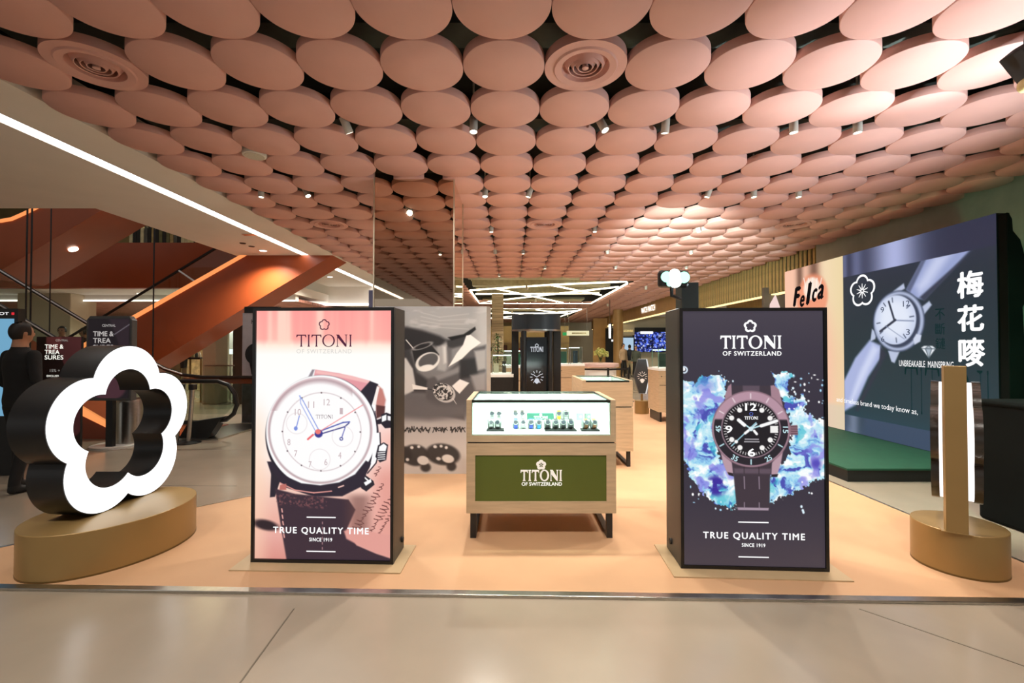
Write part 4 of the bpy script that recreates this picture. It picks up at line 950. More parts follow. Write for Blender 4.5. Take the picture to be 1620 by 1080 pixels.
for k, (ch, w_, h_, dz) in enumerate((('F', .13, .34, 0), ('e', .11, .20, -.03), ('l', .04, .38, .0), ('c', .10, .22, .03), ('a', .13, .24, .06))):
    v0 = len(fe.v); text_at(fe, ch, 0, 0, w_, h_, yS, .05); fe.v[v0:] = [(v[0] + .22 * v[2], v[1], v[2]) for v in fe.v[v0:]]; fe.move((fa_[0] + .08 + k * (fb_[0] - fa_[0]) / 4.6, 0, fa_[1] + dz), frm=v0)
fe.build('ad_lettering', g_ink, scrn)
for ch, py in (('不', 497), ('斷', 520), ('鏈', 543)):
    a = sxz(1487, py - 9); b = sxz(1487, py + 9); tm = MB(); text_at(tm, ch, a[0], b[1], .13, a[1] - b[1], yS); tm.build('faint_character', g_teal, scrn)
a = sxz(1430, 646); b = sxz(1566, 595); flat_polys([(p_ if not isinstance(p_, tuple) else p_) for p_ in titoni((a[0] + b[0]) / 2, .62, b[0] - a[0], .62, .06)], yS, 'teal_lettering', g_teal, scrn)  # outlined brand letters in dark teal, part of the screen picture
for s, px, py in (('12', 1434, 480), ('9', 1396, 490), ('3', 1436, 525), ('6', 1396, 536)):
    p_ = sxz(px, py); tm = MB(); text_at(tm, s, p_[0], p_[1] - .04, .045 * len(s) + .015, .08, yS); tm.build('dial_numeral', glow('dial_navy', '3b465e', 1.), scrn)
# dark cloth hanging over the near edge and rear of the wall
dr = MB(); prof = [(0.0, 3.0), (.02, 3.0), (.05, 2.93), (.055, 2.80), (.12, 2.70), (.16, 2.5), (.17, 2.05), (.13, 1.95), (.14, 1.6), (.16, 1.2), (.15, .5), (.17, .17), (0.0, .17)]
dr.prism([(SX + .02 + a * 1.25, b) for a, b in prof], sd0 - .10, sd0 - .003, 'y'); o = dr.build('cover_cloth', M('black_drape', '0b0e0d', rough=.8, var=.3, scale=3, bump=.2, bscale=5, spec=.1), bevel=.01); tag(o, 'black cloth bunched down the near end of the LED wall', 'cloth')
pl = thing('screen_plinth', 'low wide plinth with top coloured as lit green under the LED wall', 'plinth', (3.77, 5.05, 0))
MB().box(0, 2.3, 0, 4.3, 0, .13).build('plinth_side', m_blackm, pl); MB().box(-.01, 2.31, -.01, 4.31, .13, .15).build('plinth_top', M('green_lit_top', '0f4a33', rough=.7, var=.1), pl)  # green stage light is put into the colour of the top

# black draped counter at the right edge
bc = thing('draped_counter', 'black cloth-covered counter at the right edge', 'counter', (4.14, 2.0, 0))
MB().box(0, 1.4, 0, 2.0, 0, 1.03).build('cloth_side', M('black_drape', '0b0e0d', rough=.8, var=.3, scale=3, bump=.2, bscale=5, spec=.1), bc, bevel=.03)
MB().box(-.012, 1.41, -.012, 2.012, 1.0, 1.05).build('cloth_top', MATS['black_drape'], bc, bevel=.02)

# ================================================================ stage lamps
ps = MB().box(-.08, .08, -.08, .08, 0, 2.11).build('black_post', M('post_black', '16201f', rough=.5, var=.1), bevel=.004); ps.location = (1.672, 4.27, .008); tag(ps, 'square black post behind the right LED tower', 'post')
sl_ = thing('stage_lamp', 'bright stage lamp with round LED lenses by the black post', 'stage lamp', (PX(1068, 4.1), 4.1, PZ(440, 4.1)))
MB().box(-.14, .14, .0, .085, -.08, .08).build('lamp_body', m_black, sl_, bevel=.03); g_st = glow('stage_led', 'e6fff2', 14.); g_st2 = glow('stage_led_ring', '9fe8cf', 2.5)
for x, z, r in ((-.075, .012, .05), (.085, .008, .052), (.0, .035, .05), (.005, -.03, .055), (-.045, -.045, .03)):
    MB().lathe([(r, -.004), (r, .01)], 24, axis='y').move((x, 0, z)).build('led_lens', g_st if abs(x) < .02 else g_st2, sl_)
MB().tube([(0, .08, -.08), (0, .08, -.15), (.085, .085, -.18)], .018, 8).build('yoke', m_black, sl_)
lamp('stage_beam', 'SPOT', sl_.location + Vector((0, .2, .12)), STAGE_W, (.80, 1, .96), (4.3, 11.5, CEIL), sl_, .08, 46, .9)
lamp('stage_front', 'SPOT', sl_.location + Vector((0, -.05, 0)), STAGE_W * .3, (.9, 1, .95), (1.0, 0, .4), sl_, .1, 70, .9)
cl = thing('corner_stage_lamp', 'dark stage lamp hanging in the upper right corner of the ceiling', 'stage lamp', tuple(P(1622, 95, 2.9)))
c = MB().box(-.09, .13, -.07, .07, -.06, .07); c.rot(.9, 'y'); c.build('lamp_body', m_blackm, cl, bevel=.008)
MB().tube([(0, 0, .06), (.03, 0, .3)], .012, 8).build('hanger', m_black, cl); MB().sphere((-.01, 0, -.17), (.035, .035, .045), 12, 8).build('bulb', M('bulb_glass', 'e6dca0', rough=.2), cl, smooth=True)
ul = thing('uplight', 'black uplight standing on the draped counter', 'stage lamp', (4.5, 2.75, 1.05))
MB().lathe([(.08, 0), (.09, .03), (.07, .16), (.06, .16)], 20).build('lamp_body', m_black, ul, smooth=True); MB().lathe([(.055, .155), (.055, .158)], 20).build('lens', m_lens, ul)
lamp('uplight_beam', 'SPOT', (4.5, 2.75, 1.24), CORNER_W, (.88, .96, 1), (2.85, 3.1, CEIL), ul, .05, 42, .6)
lamp('uplight_wash', 'SPOT', (4.5, 2.75, 1.25), WASH_W, (.80, .93, 1), (2.6, 4.6, CEIL), ul, .06, 95, 1.)
lamp('green_wash', 'SPOT', (4.5, 2.75, 1.26), 170, (.25, 1, .55), (5.9, 5.6, 1.2), ul, .06, 95, .9)
lamp('green_floor', 'SPOT', tuple(P(1622, 95, 2.9) + Vector((.15, .1, -.1))), 130, (.25, 1, .6), (4.1, 4.6, 0), cl, .06, 50, .8)
# ================================================================ people
m_skin = M('skin', 'b98a6c', rough=.5, var=.04); m_hair = M('dark_hair', '1c1613', rough=.5, var=.2, scale=60)
m_cloth_b = M('black_clothes', '151618', rough=.8, var=.15, scale=15)
def capsule(m, a, b, ra, rb, seg=12):
    a = Vector(a); b = Vector(b); m.tube([a, a.lerp(b, .5), b], [ra, (ra + rb) / 2, rb], seg); m.sphere(a, ra, seg, 8); m.sphere(b, rb, seg, 8)
def person(label, loc, rz, h=1.75, top=None, legs=None, shoes=None, voxel=.016, arms=None, bald=False, group=None, long_hair=False, stride=.0, lean=0.):
    t = thing('person', label, 'person', loc, rz, group); k = h / 1.75; m = MB()
    def S3(p): return (p[0] * k, p[1] * k, p[2] * k)
    # trunk as stacked ellipses
    prof = [(.86, .155, .115), (.95, .17, .125), (1.05, .155, .115), (1.15, .16, .115), (1.28, .185, .125), (1.38, .185, .12), (1.44, .15, .10), (1.49, .075, .07), (1.56, .058, .06), (1.62, .055, .06)]
    vs = []; n = 20
    for z, rx, ry in prof: vs += [S3((rx * math.cos(2 * PI * i / n), ry * math.sin(2 * PI * i / n) + (.01 if z > 1.45 else 0), z)) for i in range(n)]
    fs = [(j * n + i, j * n + (i + 1) % n, (j + 1) * n + (i + 1) % n, (j + 1) * n + i) for j in range(len(prof) - 1) for i in range(n)] + [tuple(range(n - 1, -1, -1)), tuple((len(prof) - 1) * n + i for i in range(n))]
    m.add(vs, fs)
    m.sphere(S3((0, -.005, 1.655)), tuple(x * k for x in (.074, .092, .105)), 18, 14); m.sphere(S3((0, -.03, 1.60)), tuple(x * k for x in (.055, .06, .06)), 14, 10)
    m.sphere(S3((0, -.10, 1.64)), tuple(x * k for x in (.014, .022, .022)), 8, 6)
    for s in (-1, 1): m.sphere(S3((s * .078, .01, 1.645)), tuple(x * k for x in (.012, .02, .032)), 8, 6)
    hands = []
    for s in (-1, 1):
        A = (arms or {}).get(s, [(s * .185, 0, 1.415), (s * .245, .03, 1.13), (s * .25, -.04, .89)])
        capsule(m, S3(A[0]), S3(A[1]), .062 * k, .048 * k); capsule(m, S3(A[1]), S3(A[2]), .047 * k, .031 * k)
        w = Vector(S3(A[2])); dr = (w - Vector(S3(A[1]))).normalized(); side = Vector((0, -1, 0)); side = (side - dr * side.dot(dr)).normalized()
        capsule(m, w, w + dr * .07 * k, .026 * k, .032 * k); hands.append(w)
        for f in range(4):
            b0 = w + dr * .085 * k + side * (.028 - .018 * f) * k; L = (.065, .075, .07, .055)[f] * k
            inw = Vector((-s, 0, 0)); capsule(m, b0, b0 + dr * L * .55, .0105 * k, .0098 * k, 8); capsule(m, b0 + dr * L * .55, b0 + dr * L + inw * .018 * k, .0098 * k, .009 * k, 8)
        tb0 = w + dr * .03 * k + side * .028 * k; capsule(m, tb0, tb0 + dr * .05 * k + side * .022 * k, .013 * k, .010 * k, 8)
        st = stride * s
        hip, kn, an = (s * .09, 0, .88), (s * .1, -.02 - st * .5, .49), (s * .105, .03 - st, .09)
        capsule(m, S3(hip), S3(kn), .092 * k, .065 * k); capsule(m, S3(kn), S3(an), .066 * k, .046 * k)
        capsule(m, S3((s * .105, .04 - st, .045)), S3((s * .125, -.15 - st, .035)), .042 * k, .036 * k)
    if lean: 
        for i, v in enumerate(m.v):
            zz = max(0, v[2] - .9 * k); m.v[i] = (v[0], v[1] - lean * zz, v[2] )
    me = m.mesh('tmp'); o = bpy.data.objects.new('tmp', me); COL.objects.link(o)
    r = o.modifiers.new('r', 'REMESH'); r.mode = 'VOXEL'; r.voxel_size = voxel; s_ = o.modifiers.new('s', 'SMOOTH'); s_.iterations = 4; s_.factor = .5
    dg = bpy.context.evaluated_depsgraph_get(); body = bpy.data.meshes.new_from_object(o.evaluated_get(dg)); bpy.data.objects.remove(o); bpy.data.meshes.remove(me)
    body.name = 'body'; body.polygons.foreach_set('use_smooth', [True] * len(body.polygons)); body.materials.clear()
    for mm in (m_skin, top or m_cloth_b, legs or m_cloth_b, shoes or m_blackm): body.materials.append(mm)
    for p in body.polygons:
        c = p.center; z = c.z / k; mi = 1
        if z > 1.505: mi = 0
        elif z < .085: mi = 3
        elif z < .90: mi = 2
        if any((c - (w)).length < .19 * k and c.z < w.z + .005 for w in hands) and abs(c.x) > .17 * k: mi = 0
        elif abs(c.x) > .185 * k and z > .8: mi = 1 if z < 1.5 else 0
        p.material_index = mi
    bo = bpy.data.objects.new('body', body); COL.objects.link(bo); bo.parent = t
    hm = MB(); hm.sphere(S3((0, .004, 1.664)), tuple(x * k for x in (.081, .099, .112)), 24, 18)
    keep = []
    for f in hm.f:
        c = sum((Vector(hm.v[i]) for i in f), Vector()) / len(f) / k
        front = c.y < -.035 and c.z < 1.725; lowside = c.z < (1.575 if c.y > .03 else 1.63)
        if long_hair: lowside = c.z < 1.56
        top_b = bald and math.hypot(c.x, c.y - .03) < .034 and c.z > 1.7
        if not (front or lowside or top_b): keep.append(f)
    hm.f = keep
    if lean: hm.v = [(v[0], v[1] - lean * (v[2] - .9 * k), v[2]) for v in hm.v]
    hm.build('hair', m_hair, t, smooth=True)
    e = MB()
    for s in (-1, 1): e.sphere(S3((s * .03, -.085 - lean * .76, 1.665)), .009 * k, 8, 6)
    e.build('eyes', m_blackm, t)
    mo = MB(); mo.sphere(S3((0, -.085 - lean * .7, 1.595)), tuple(x * k for x in (.022, .008, .005)), 8, 6); mo.build('mouth', M('lips', '8a5348', rough=.5), t)
    return t
person('man in black clothes seen from behind beside the glowing flower', (PX(34, 4.74), 4.74, 0), PI - .25, 1.76, bald=True, stride=.07,
       arms={-1: [(-.19, 0, 1.415), (-.27, .02, 1.14), (-.24, -.16, .98)], 1: [(.19, 0, 1.415), (.27, .02, 1.14), (.24, -.16, .98)]})

# ================================================================ left background: atrium with escalators
m_rail = M('rubber_handrail', '141414', rough=.4, var=.1); m_steelr = M('steel_rail', 'e6e6ea', rough=.25, metal=.2)
m_und = m_orange
def wp(pts, d): return [tuple(P(a, b, d)) for a, b in pts]
def slab(m, pts, d0, d1):
    """outline traced on the plane at distance d0, carried straight back to d1"""
    q = wp(pts, d0); n = len(q); m.add(q + [(p_[0], d1, p_[2]) for p_ in q], [tuple(range(n)), tuple(range(2 * n - 1, n - 1, -1))] + [(i, (i + 1) % n, (i + 1) % n + n, i + n) for i in range(n)]); return m
# escalator rising to the left from the landing
ea = thing('escalator', 'escalator rising to the left from a landing beside the steel post', 'escalator', (PX(300, 7.4), 7.4, 0))
slab(MB(), [(-80, 529), (127, 652), (190, 686), (290, 690), (290, 694), (-80, 694)], 7.42, 8.6).build('truss', m_orange, ea, world=True)
slab(MB(), [(-80, 519), (127, 642), (192, 680), (192, 688), (127, 656), (-80, 533)], 7.40, 7.44).build('light_edge', m_oglow, ea, world=True)
pn = [(-80, 436), (0, 483), (192, 597), (212, 602), (235, 603), (345, 603), (362, 609), (372, 624), (375, 640), (370, 654), (358, 664), (335, 668), (290, 668)]
MB().tube(wp(pn, 7.4), .035, 8).build('handrail', m_rail, ea, world=True, smooth=True)
MB().tube([v + Vector((0, -.03, .02)) for v in (P(a, b, 7.4) for a, b in pn[:5])], .010, 6).build('rail_edge', m_steelr, ea, world=True)
slab(MB(), [(-80, 441), (0, 488), (192, 602), (235, 607), (345, 607), (366, 622), (370, 640), (350, 662), (290, 680), (190, 680), (-80, 519)], 7.395, 7.41).build('glass_panel', m_glassg, ea, world=True)
pf = [(-80, 380), (0, 428), (236, 570), (262, 584), (290, 593), (320, 596.5), (425, 597)]
MB().tube(wp(pf, 8.6), .035, 8).build('handrail', m_rail, ea, world=True, smooth=True); MB().tube([P(a, b, 8.6) + Vector((0, -.03, .02)) for a, b in pf[:5]], .012, 6).build('rail_edge', m_steelr, ea, world=True)
slab(MB(), [(290, 598), (425, 600), (425, 607), (290, 606)], 8.62, 8.70).build('far_edge', m_orange, ea, world=True)
slab(MB(), [(-80, 386), (0, 434), (236, 576), (290, 598), (425, 602), (425, 655), (200, 655), (-80, 486)], 8.6, 8.612).build('glass_panel', m_glassg, ea, world=True)
slab(MB(), [(280, 697), (298, 668), (350, 660), (340, 676), (326, 697)], 7.32, 7.5).build('newel_base', m_blackm, ea, world=True)
slab(MB(), [(200, 692), (345, 694), (345, 697), (200, 697)], 7.3, 8.7).build('landing_plate', m_steel, ea, world=True)
# escalator rising to the right
eb = thing('escalator', 'orange-clad escalator rising to the right behind the information totem', 'escalator', (PX(130, 10), 10, 0))
slab(MB(), [(90, 570), (205, 505), (383, 404), (600, 281), (600, 360), (440, 455), (250, 570), (180, 612), (130, 648), (90, 648)], 10, 10.85).build('truss', m_orange, eb, world=True)
slab(MB(), [(90, 566), (205, 501.5), (383, 401), (600, 277), (600, 283), (383, 407), (205, 508.5), (90, 573)], 9.97, 10.02).build('light_edge', m_oglow, eb, world=True)
MB().tube(wp([(90, 545), (140, 515), (342, 392), (600, 235)], 10.03), .03, 8).build('handrail', m_rail, eb, world=True)
slab(MB(), [(90, 548), (140, 518), (342, 395), (600, 238), (600, 281), (383, 404), (205, 505), (90, 570)], 10.025, 10.035).build('glass_panel', m_glassg, eb, world=True)
for a, b in (((283, 428), (308, 445)),): MB().tube(wp([a, b], 10.0), .02, 6).build('glass_clamp', m_steelr, eb, world=True)
m_dl = glow('downlight_face', 'fff0d8', 5.)
def under_light(th, px, py, d, ang):
    c = MB().lathe([(.085, -.012), (.085, .006)], 24); c.rot(ang, 'y'); c.move(P(px, py, d)); c.build('underside_light', m_dl, th, world=True)
under_light(eb, 422, 477, 10.42, -.53); under_light(eb, 317, 541, 10.42, -.53)
# upper escalator
ec = thing('escalator', 'upper orange escalator hanging above, seen from below', 'escalator', (PX(60, 9), 9, PZ(440, 9)))
slab(MB(), [(-120, 353), (0, 350), (17, 347), (33, 340), (60, 327), (330, 166), (330, 231), (160, 333), (48, 400), (-20, 440), (-120, 444)], 9, 10.1).build('truss', m_orange, ec, world=True)
slab(MB(), [(-120, 349), (0, 346.5), (17, 343.5), (33, 336.5), (60, 323.5), (330, 162), (330, 167), (60, 328.5), (33, 341.5), (17, 348.5), (0, 351.5), (-120, 354)], 8.97, 9.02).build('light_edge', m_oglow, ec, world=True)
under_light(ec, 116, 394, 9.53, -.53)
# upper floor slab with orange fascia, room behind it
struct(MB().box(-24, -6.2, 11.5, 11.7, 3.05, 4.22).build('trim_6', m_orange))
struct(MB().box(-24, -6.2, 11.7, 38, 3.05, 3.3).build('ceiling_shop', m_white))
struct(MB().box(-24, -4, 17, 17.2, 3.3, 8.6).build('wall_upper', M('upper_wall', '8f7d55', rough=.7, var=.2, scale=2)))
struct(MB().box(-24, -6.2, 11.0, 17, 7.0, 7.2).build('ceiling_upper', M('upper_ceiling', '4a4230', rough=.8, var=.1)))
ring_l = MB(); ring_l.tube([(-11.3 + 1.3 * math.cos(a), 12.0 + .9 * math.sin(a), 6.0) for a in [2 * PI * k / 40 for k in range(40)]], .035, 6, closed=True)
rlt = thing('ring_lamp', 'large ring lamp above the upper escalator', 'lamp', (-11.3, 12, 6)); ring_l.build('ring', glow('ring_glow', 'fff3cf', 2.), rlt, world=True)
for k in range(3): a = 2 * PI * k / 3; MB().tube([(1.3 * math.cos(a), .9 * math.sin(a), 0), (1.3 * math.cos(a), .9 * math.sin(a), 1.0)], .01, 6).build('hanger', m_black, rlt)
rk = thing('clothes_rack', 'rack of clothes on the upper floor behind the orange parapet', 'clothes rack', (PX(240, 13), 13, 3.3))
zt = PZ(359, 13) ; MB().tube([(PX(208, 13), 13, zt), (PX(306, 13), 13, zt)], .02, 6).build('rail', m_black, rk, world=True)
for px in (208, 256, 306): MB().tube([(PX(px, 13), 13, 3.3), (PX(px, 13), 13, zt)], .02, 6).build('upright', m_black, rk, world=True)
gm = [M('garment_%s' % n, c, rough=.8, var=.2) for n, c in (('olive', '6d6a45'), ('cream', 'cfc49a'), ('grey', '5b5a50'), ('sand', 'a8925f'), ('black', '26231e'))]
rg = random.Random(3)
for k in range(16):
    x = PX(212 + k * 5.8, 13); MB().prism([(x - .02, zt - .02), (x + .02, zt - .02), (x + .045, zt - .12), (x + .05, zt - .95), (x - .05, zt - .95), (x - .045, zt - .12)], 12.85, 13.15, 'y').build('garment', gm[rg.randrange(5)], rk, world=True)
lamp('upper_shop_fill', 'POINT', (-9.5, 14.2, 5.8), 120, (1, .82, .5), None, None, .3)  # bare point lamp added as fill for the upper shop
# ground-floor shops in the distance
m_pinkc = M('pink_far_ceiling', 'c58c7c', rough=.6, var=.5, scale=3.5, stretch=(1, 4, 1))
struct(MB().box(-24, -6.3, 13, 13.2, 2.87, 3.05).build('trim_7', m_white)); struct(MB().box(-24, -6.3, 13.2, 22, 2.87, 2.95).build('ceiling_far', m_pinkc)); struct(MB().box(-24, -2.4, 22, 22.2, 0, 3.05).build('wall_far', M('far_wall', 'd8c69a', rough=.7, var=.1)))
o = MB().box(-24, -6.3, 12.97, 13.0, 2.86, 2.90).build('strip_light', glow('far_strip', 'fff6ee', 2.)); tag(o, 'white strip light along the distant shop bulkhead', 'strip light')
cr_ = MB().box(PX(50, 13), PX(132, 13), 12.6, 13.4, 0, 3.05).build('square_column', m_beige, bevel=.02); tag(cr_, 'broad beige column behind the escalators', 'column')
cr_ = MB().box(PX(320, 12), PX(341, 12), 12, 12.6, 0, 3.05).build('square_column', m_beige, bevel=.02); tag(cr_, 'slim beige column right of the orange escalator', 'column')
cr_ = MB().box(PX(368, 12), PX(384, 12), 12, 12.6, 0, 3.05).build('square_column', M('brown_column', '4b4038', rough=.5), bevel=.02); tag(cr_, 'dark brown column beside the grey poster', 'column')
o = MB().box(PX(440, 15), PX(590, 15), 14.9, 15.1, PZ(483, 15), PZ(480, 15)).build('strip_light', glow('far_strip', 'fff6ee', 2.)); tag(o, 'white strip light above the left LED tower', 'strip light')
struct(MB().box(-9, -2.4, 15.1, 15.3, PZ(480, 15), 4.0).build('trim_8', m_white))
sw = thing('shop_window', 'pale lit shop window between the slim and brown columns', 'window', (PX(355, 12.5), 12.5, 0))
MB().box(PX(342, 12.5), PX(369, 12.5), 12.5, 12.52, .1, PZ(526, 12.5)).build('pane', m_glassg, sw, world=True); MB().box(PX(342, 13.4), PX(372, 13.4), 13.4, 13.5, 0, 2.4).build('inner_wall', M('pale_wall', 'd5dcd4', rough=.6), sw, world=True); MB().box(PX(358, 13), PX(370, 13), 12.9, 13.3, 0, PZ(560, 13)).build('counter', m_white, sw, world=True); MB().box(PX(363, 13), PX(369, 13), 12.95, 13.0, PZ(560, 13), PZ(552, 13)).build('small_screen', glow('tiny_screen', 'f4fffb', 1.5), sw, world=True)
lamp('shop_window_fill', 'POINT', (PX(355, 13), 13.0, 2.3), 25, (1, .97, .9), None, sw, .2)  # bare point lamp added as fill behind the shop window
dt = thing('display_table', 'tall narrow display table under the orange escalator', 'table', (PX(302, 12.5), 12.5, 0))
MB().box(PX(284, 12.5), PX(320, 12.5), 12.4, 12.8, PZ(568, 12.5), PZ(565, 12.5)).build('table_top', m_black, dt, world=True)
for px in (286, 301, 318):
    for y in (12.42, 12.76): MB().box(PX(px, y) - .02, PX(px, y) + .02, y, y + .03, 0, PZ(567, y)).build('leg', M('brass_leg', '8b7a4c', rough=.4, metal=.6), dt, world=True)
bgm = MB().prism([(PX(285, 12.3), PZ(562, 12.3)), (PX(294, 12.3), PZ(562, 12.3)), (PX(292, 12.3), PZ(582, 12.3)), (PX(287, 12.3), PZ(582, 12.3))], 12.27, 12.405, 'y').build('shoulder_bag', m_blackm, bevel=.01); tag(bgm, 'dark bag hanging on the tall display table', 'bag')
for k, (px, c) in enumerate(((300, '6a3d2c'), (305, 'b9a36a'), (311, '3d4a44'), (316, 'c9bfa2'))):
    o = MB().lathe([(.03, 0), (.042, .05), (.03, .12), (.02, .14)], 12).build('jar', M('jar_' + c, c, rough=.4), None, smooth=True); o.location = (PX(px, 12.6), 12.6, PZ(565, 12.6)); tag(o, 'small display jar, %s from left on the tall table' % ordn[k], 'jar', 'jars on tall table')
ws = MB().box(PX(296, 16), PX(322, 16), 16, 16.3, 0, PZ(545, 16) + .8).build('lit_shelf', M('warm_shelf', 'e2c992', rough=.6, var=.4, scale=6)); tag(ws, 'warm shelf wall behind the tall display table', 'shelf')
gb = thing('glass_balustrade', 'glass balustrade below the pale shop window', 'balustrade', (PX(345, 11), 11, 0))
MB().box(PX(324, 11), PX(371, 11), 11, 11.015, 0, PZ(578, 11)).build('pane', m_glassg, gb, world=True); MB().box(PX(324, 11), PX(371, 11), 10.99, 11.025, PZ(579, 11), PZ(577, 11)).build('top_rail', m_steel, gb, world=True)
for k, px in enumerate((40, 47.5)):
    o = MB().tube([(PX(px, 8.2), 8.2, 0), (PX(px, 8.2), 8.2, 6.4)], .014, 6).build('suspension_cable', m_black); tag(o, 'dark vertical cable in front of upper escalator, %s one' % ('leftmost', 'second')[k], 'cable', 'atrium cables')
o = MB().tube([(PX(78, 8.2), 8.2, 0), (PX(78, 8.2), 8.2, 6.4)], .010, 6).build('suspension_cable', m_black); tag(o, 'single thin dark cable right of the cable pair', 'cable', 'atrium cables')
o = MB().tube([(PX(242, 9.8), 9.8, .5), (PX(242, 9.8), 9.8, 6.4)], .014, 6).build('suspension_cable', m_black); tag(o, 'dark vertical cable crossing the orange escalator', 'cable', 'atrium cables')

# totems, posters, bin, posts
m_tot = M('totem_grey', '5a5c5e', rough=.35, metal=.3)
g_pinkp = print_mat('matt_print', False)
def poster_canvas(x0, y0, x1, y1, nx, ny):
    C = Canvas(x0, y0, x1, y1, nx, ny, '4a2f33'); return C
tt = thing('information_totem', 'grey framed digital totem with dark screen behind the glowing flower', 'totem', (PX(177, 6.7), 6.7, 0))
w = .34; zt = PZ(500, 6.7)
MB().prism([(-w, .72), (w, .72), (w, zt - .06), (w - .05, zt), (-w + .05, zt), (-w, zt - .06)], -.05, .05, 'y').build('frame', m_tot, tt, bevel=.01)
C = Canvas(0, 0, 60, 110, 90, 165, '2b2429'); C.poly([(30, 0), (60, 0), (60, 70)], '3d3038', 2); C.ell(30, 95, 26, 18, '5d3a44', 2); C.line((38, 22), (60, 8), 1.2, '8f8790')
ts = C.build('screen', -w + .035, w - .035, .76, zt - .04, -.052, print_mat('dim_picture', True, .55), tt)
g_tt = glow('totem_text', 'cfc9c6', .8)
tm = MB()
for a_ in [('CENTRAL', 0, zt - .16, .2, .035, -.054), ('TIME &', -.08, zt - .30, .30, .07, -.054, .02), ('TREA', -.10, zt - .40, .26, .07, -.054, .02), ('SURES', -.08, zt - .50, .30, .07, -.054, .02)]:
    tm = MB(); text_at(tm, *a_); tm.build('lettering', g_tt, ts)
MB().box(-.05, .05, -.03, .03, .02, .72).build('stem', m_black, tt)
bd = MB().lathe([(.33, 0), (.33, .03), (.31, .035)], 40).build('floor_disc', M('disc_white', 'd8d6d0', rough=.4), None, smooth=True); bd.location = (PX(175, 6.75), 6.9, 0); tag(bd, 'round pale floor disc under the information totem', 'floor disc')
bn = thing('steel_bin', 'brushed steel cylinder bin seen through the flower sign', 'bin', (PX(210, 7.05), 7.05, 0))
MB().lathe([(.19, 0), (.2, .01), (.2, .66), (.185, .70)], 40).build('drum', m_steel, bn, smooth=True); MB().lathe([(.17, .70), (.17, .71), (.1, .715)], 32).build('lid', m_chrome, bn, smooth=True)
bn2 = thing('pink_banner', 'dusty pink event banner beside the man in black', 'banner', (PX(96, 5.8), 5.8, 0))
MB().box(-.31, .27, 0, .03, .02, PZ(532.5, 5.8)).build('board', m_blackm, bn2)
C = Canvas(0, 0, 58, 160, 110, 300, '43302f'); C.poly([(12, 0), (40, 0), (58, 0), (58, 40), (48, 62), (30, 20)], '8f5a60', 1); C.poly([(12, 0), (32, 0), (30, 20), (12, 20)], 'c4727a', 2); C.poly([(30, 20), (38, 0), (58, 0), (58, 36), (46, 60)], '9a6069', 1.5); C.ell(32, 100, 34, 32, '8f5560', 1.5); C.poly([(0, 0), (12, 0), (12, 160), (0, 160)], '463230', 1)
C.poly([(0, 52), (58, 60), (58, 72), (0, 74)], '2f2a29', 4, .6); C.ell(44, 112, 5, 5, 'd9c9c4', .6, inner=.75); C.ell(20, 114, 4, 4, '2a2020', .6)
zt = PZ(532.5, 5.8); bp_ = C.build('print', -.31, .27, .02, zt, -.002, print_mat('matt_print', False), bn2)
for a_ in [('CENTRAL', .02, zt - .06, .16, .026, -.004), ('TIME &', -.08, zt - .155, .24, .055, -.004, .02), ('TREA', -.105, zt - .225, .19, .055, -.004, .02), ('SURES', -.08, zt - .295, .24, .055, -.004, .02), ('EXCLUSIVE IN FIRST', .0, zt - .52, .34, .025, -.004, .01), ('15% + 35,000', .02, zt - .46, .3, .04, -.004)]:
    tm = MB(); text_at(tm, *a_); tm.build('lettering', m_ink, bn2)
kb = thing('blue_kiosk', 'black kiosk with pale blue screen at the left edge', 'kiosk', (PX(-12, 5.3), 5.3, 0))
zt = PZ(488, 5.3); xr = PX(28, 5.3) - PX(-12, 5.3); MB().box(-.5, xr, 0, .08, 0, zt).build('casing', m_black, kb)
MB().box(-.46, xr - .045, -.006, .001, .7, zt - .12).build('screen', glow('kiosk_blue', '7fb9dc', .8), kb)
tm = MB(); text_at(tm, 'TISSOT', -.0 + .06, zt - .075, .26, .032, -.003, .02); tm.build('lettering', g_white, kb); MB().box(xr - .075, xr - .045, -.004, .001, zt - .075, zt - .045).build('red_mark', glow('red_mark', 'e0303a', 1.), kb)
for k, (px, py, dd) in enumerate(((305, 697, 7.10), (286, 690, 7.1))):
    s_ = thing('stanchion', ('steel belt post leaning beside the escalator newel', 'second belt post half hidden behind the flower')[k], 'stanchion', (PX(px - 5, dd), dd, 0), 0, 'belt posts by the escalator')
    MB().lathe([(.17, 0), (.17, .012), (.05, .03)], 28).build('foot', m_black, s_, smooth=True); MB().tube([(0, 0, .02), (.06, 0, .86)], .03, 12).build('post', m_steel, s_, smooth=True); MB().box(.02, .10, -.05, .05, .84, .93).build('belt_head', m_black, s_, bevel=.01)
ks = thing('grey_poster_stand', 'pale grey watch poster stand half hidden behind the left LED tower', 'poster', (PX(400, 9), 9, 0))
zt = PZ(485, 9); MB().box(PX(386, 9), PX(440, 9), 9, 9.1, PZ(495, 9), zt).build('header', m_black, ks, world=True); MB().box(PX(383, 9), PX(440, 9), 9.01, 9.1, 0, PZ(495, 9)).build('board', M('poster_pale', 'b9bac4', rough=.5), ks, world=True)
wm = MB().lathe([(.22, 0), (.2, .02)], 28, axis='y').move(P(405, 560, 8.98)); wm.build('watch_print', m_black, ks, world=True); slab(MB(), [(402, 530), (410, 530), (410, 592), (398, 592), (394, 570)], 8.985, 9.0).build('strap_print', m_blackm, ks, world=True)
tm = MB(); text_at(tm, 'K', 0, 0, .07, .09, 0); tm.move((PX(400, 9), 9.005, PZ(512, 9))); tm.build('lettering', m_blackm, ks, world=True)
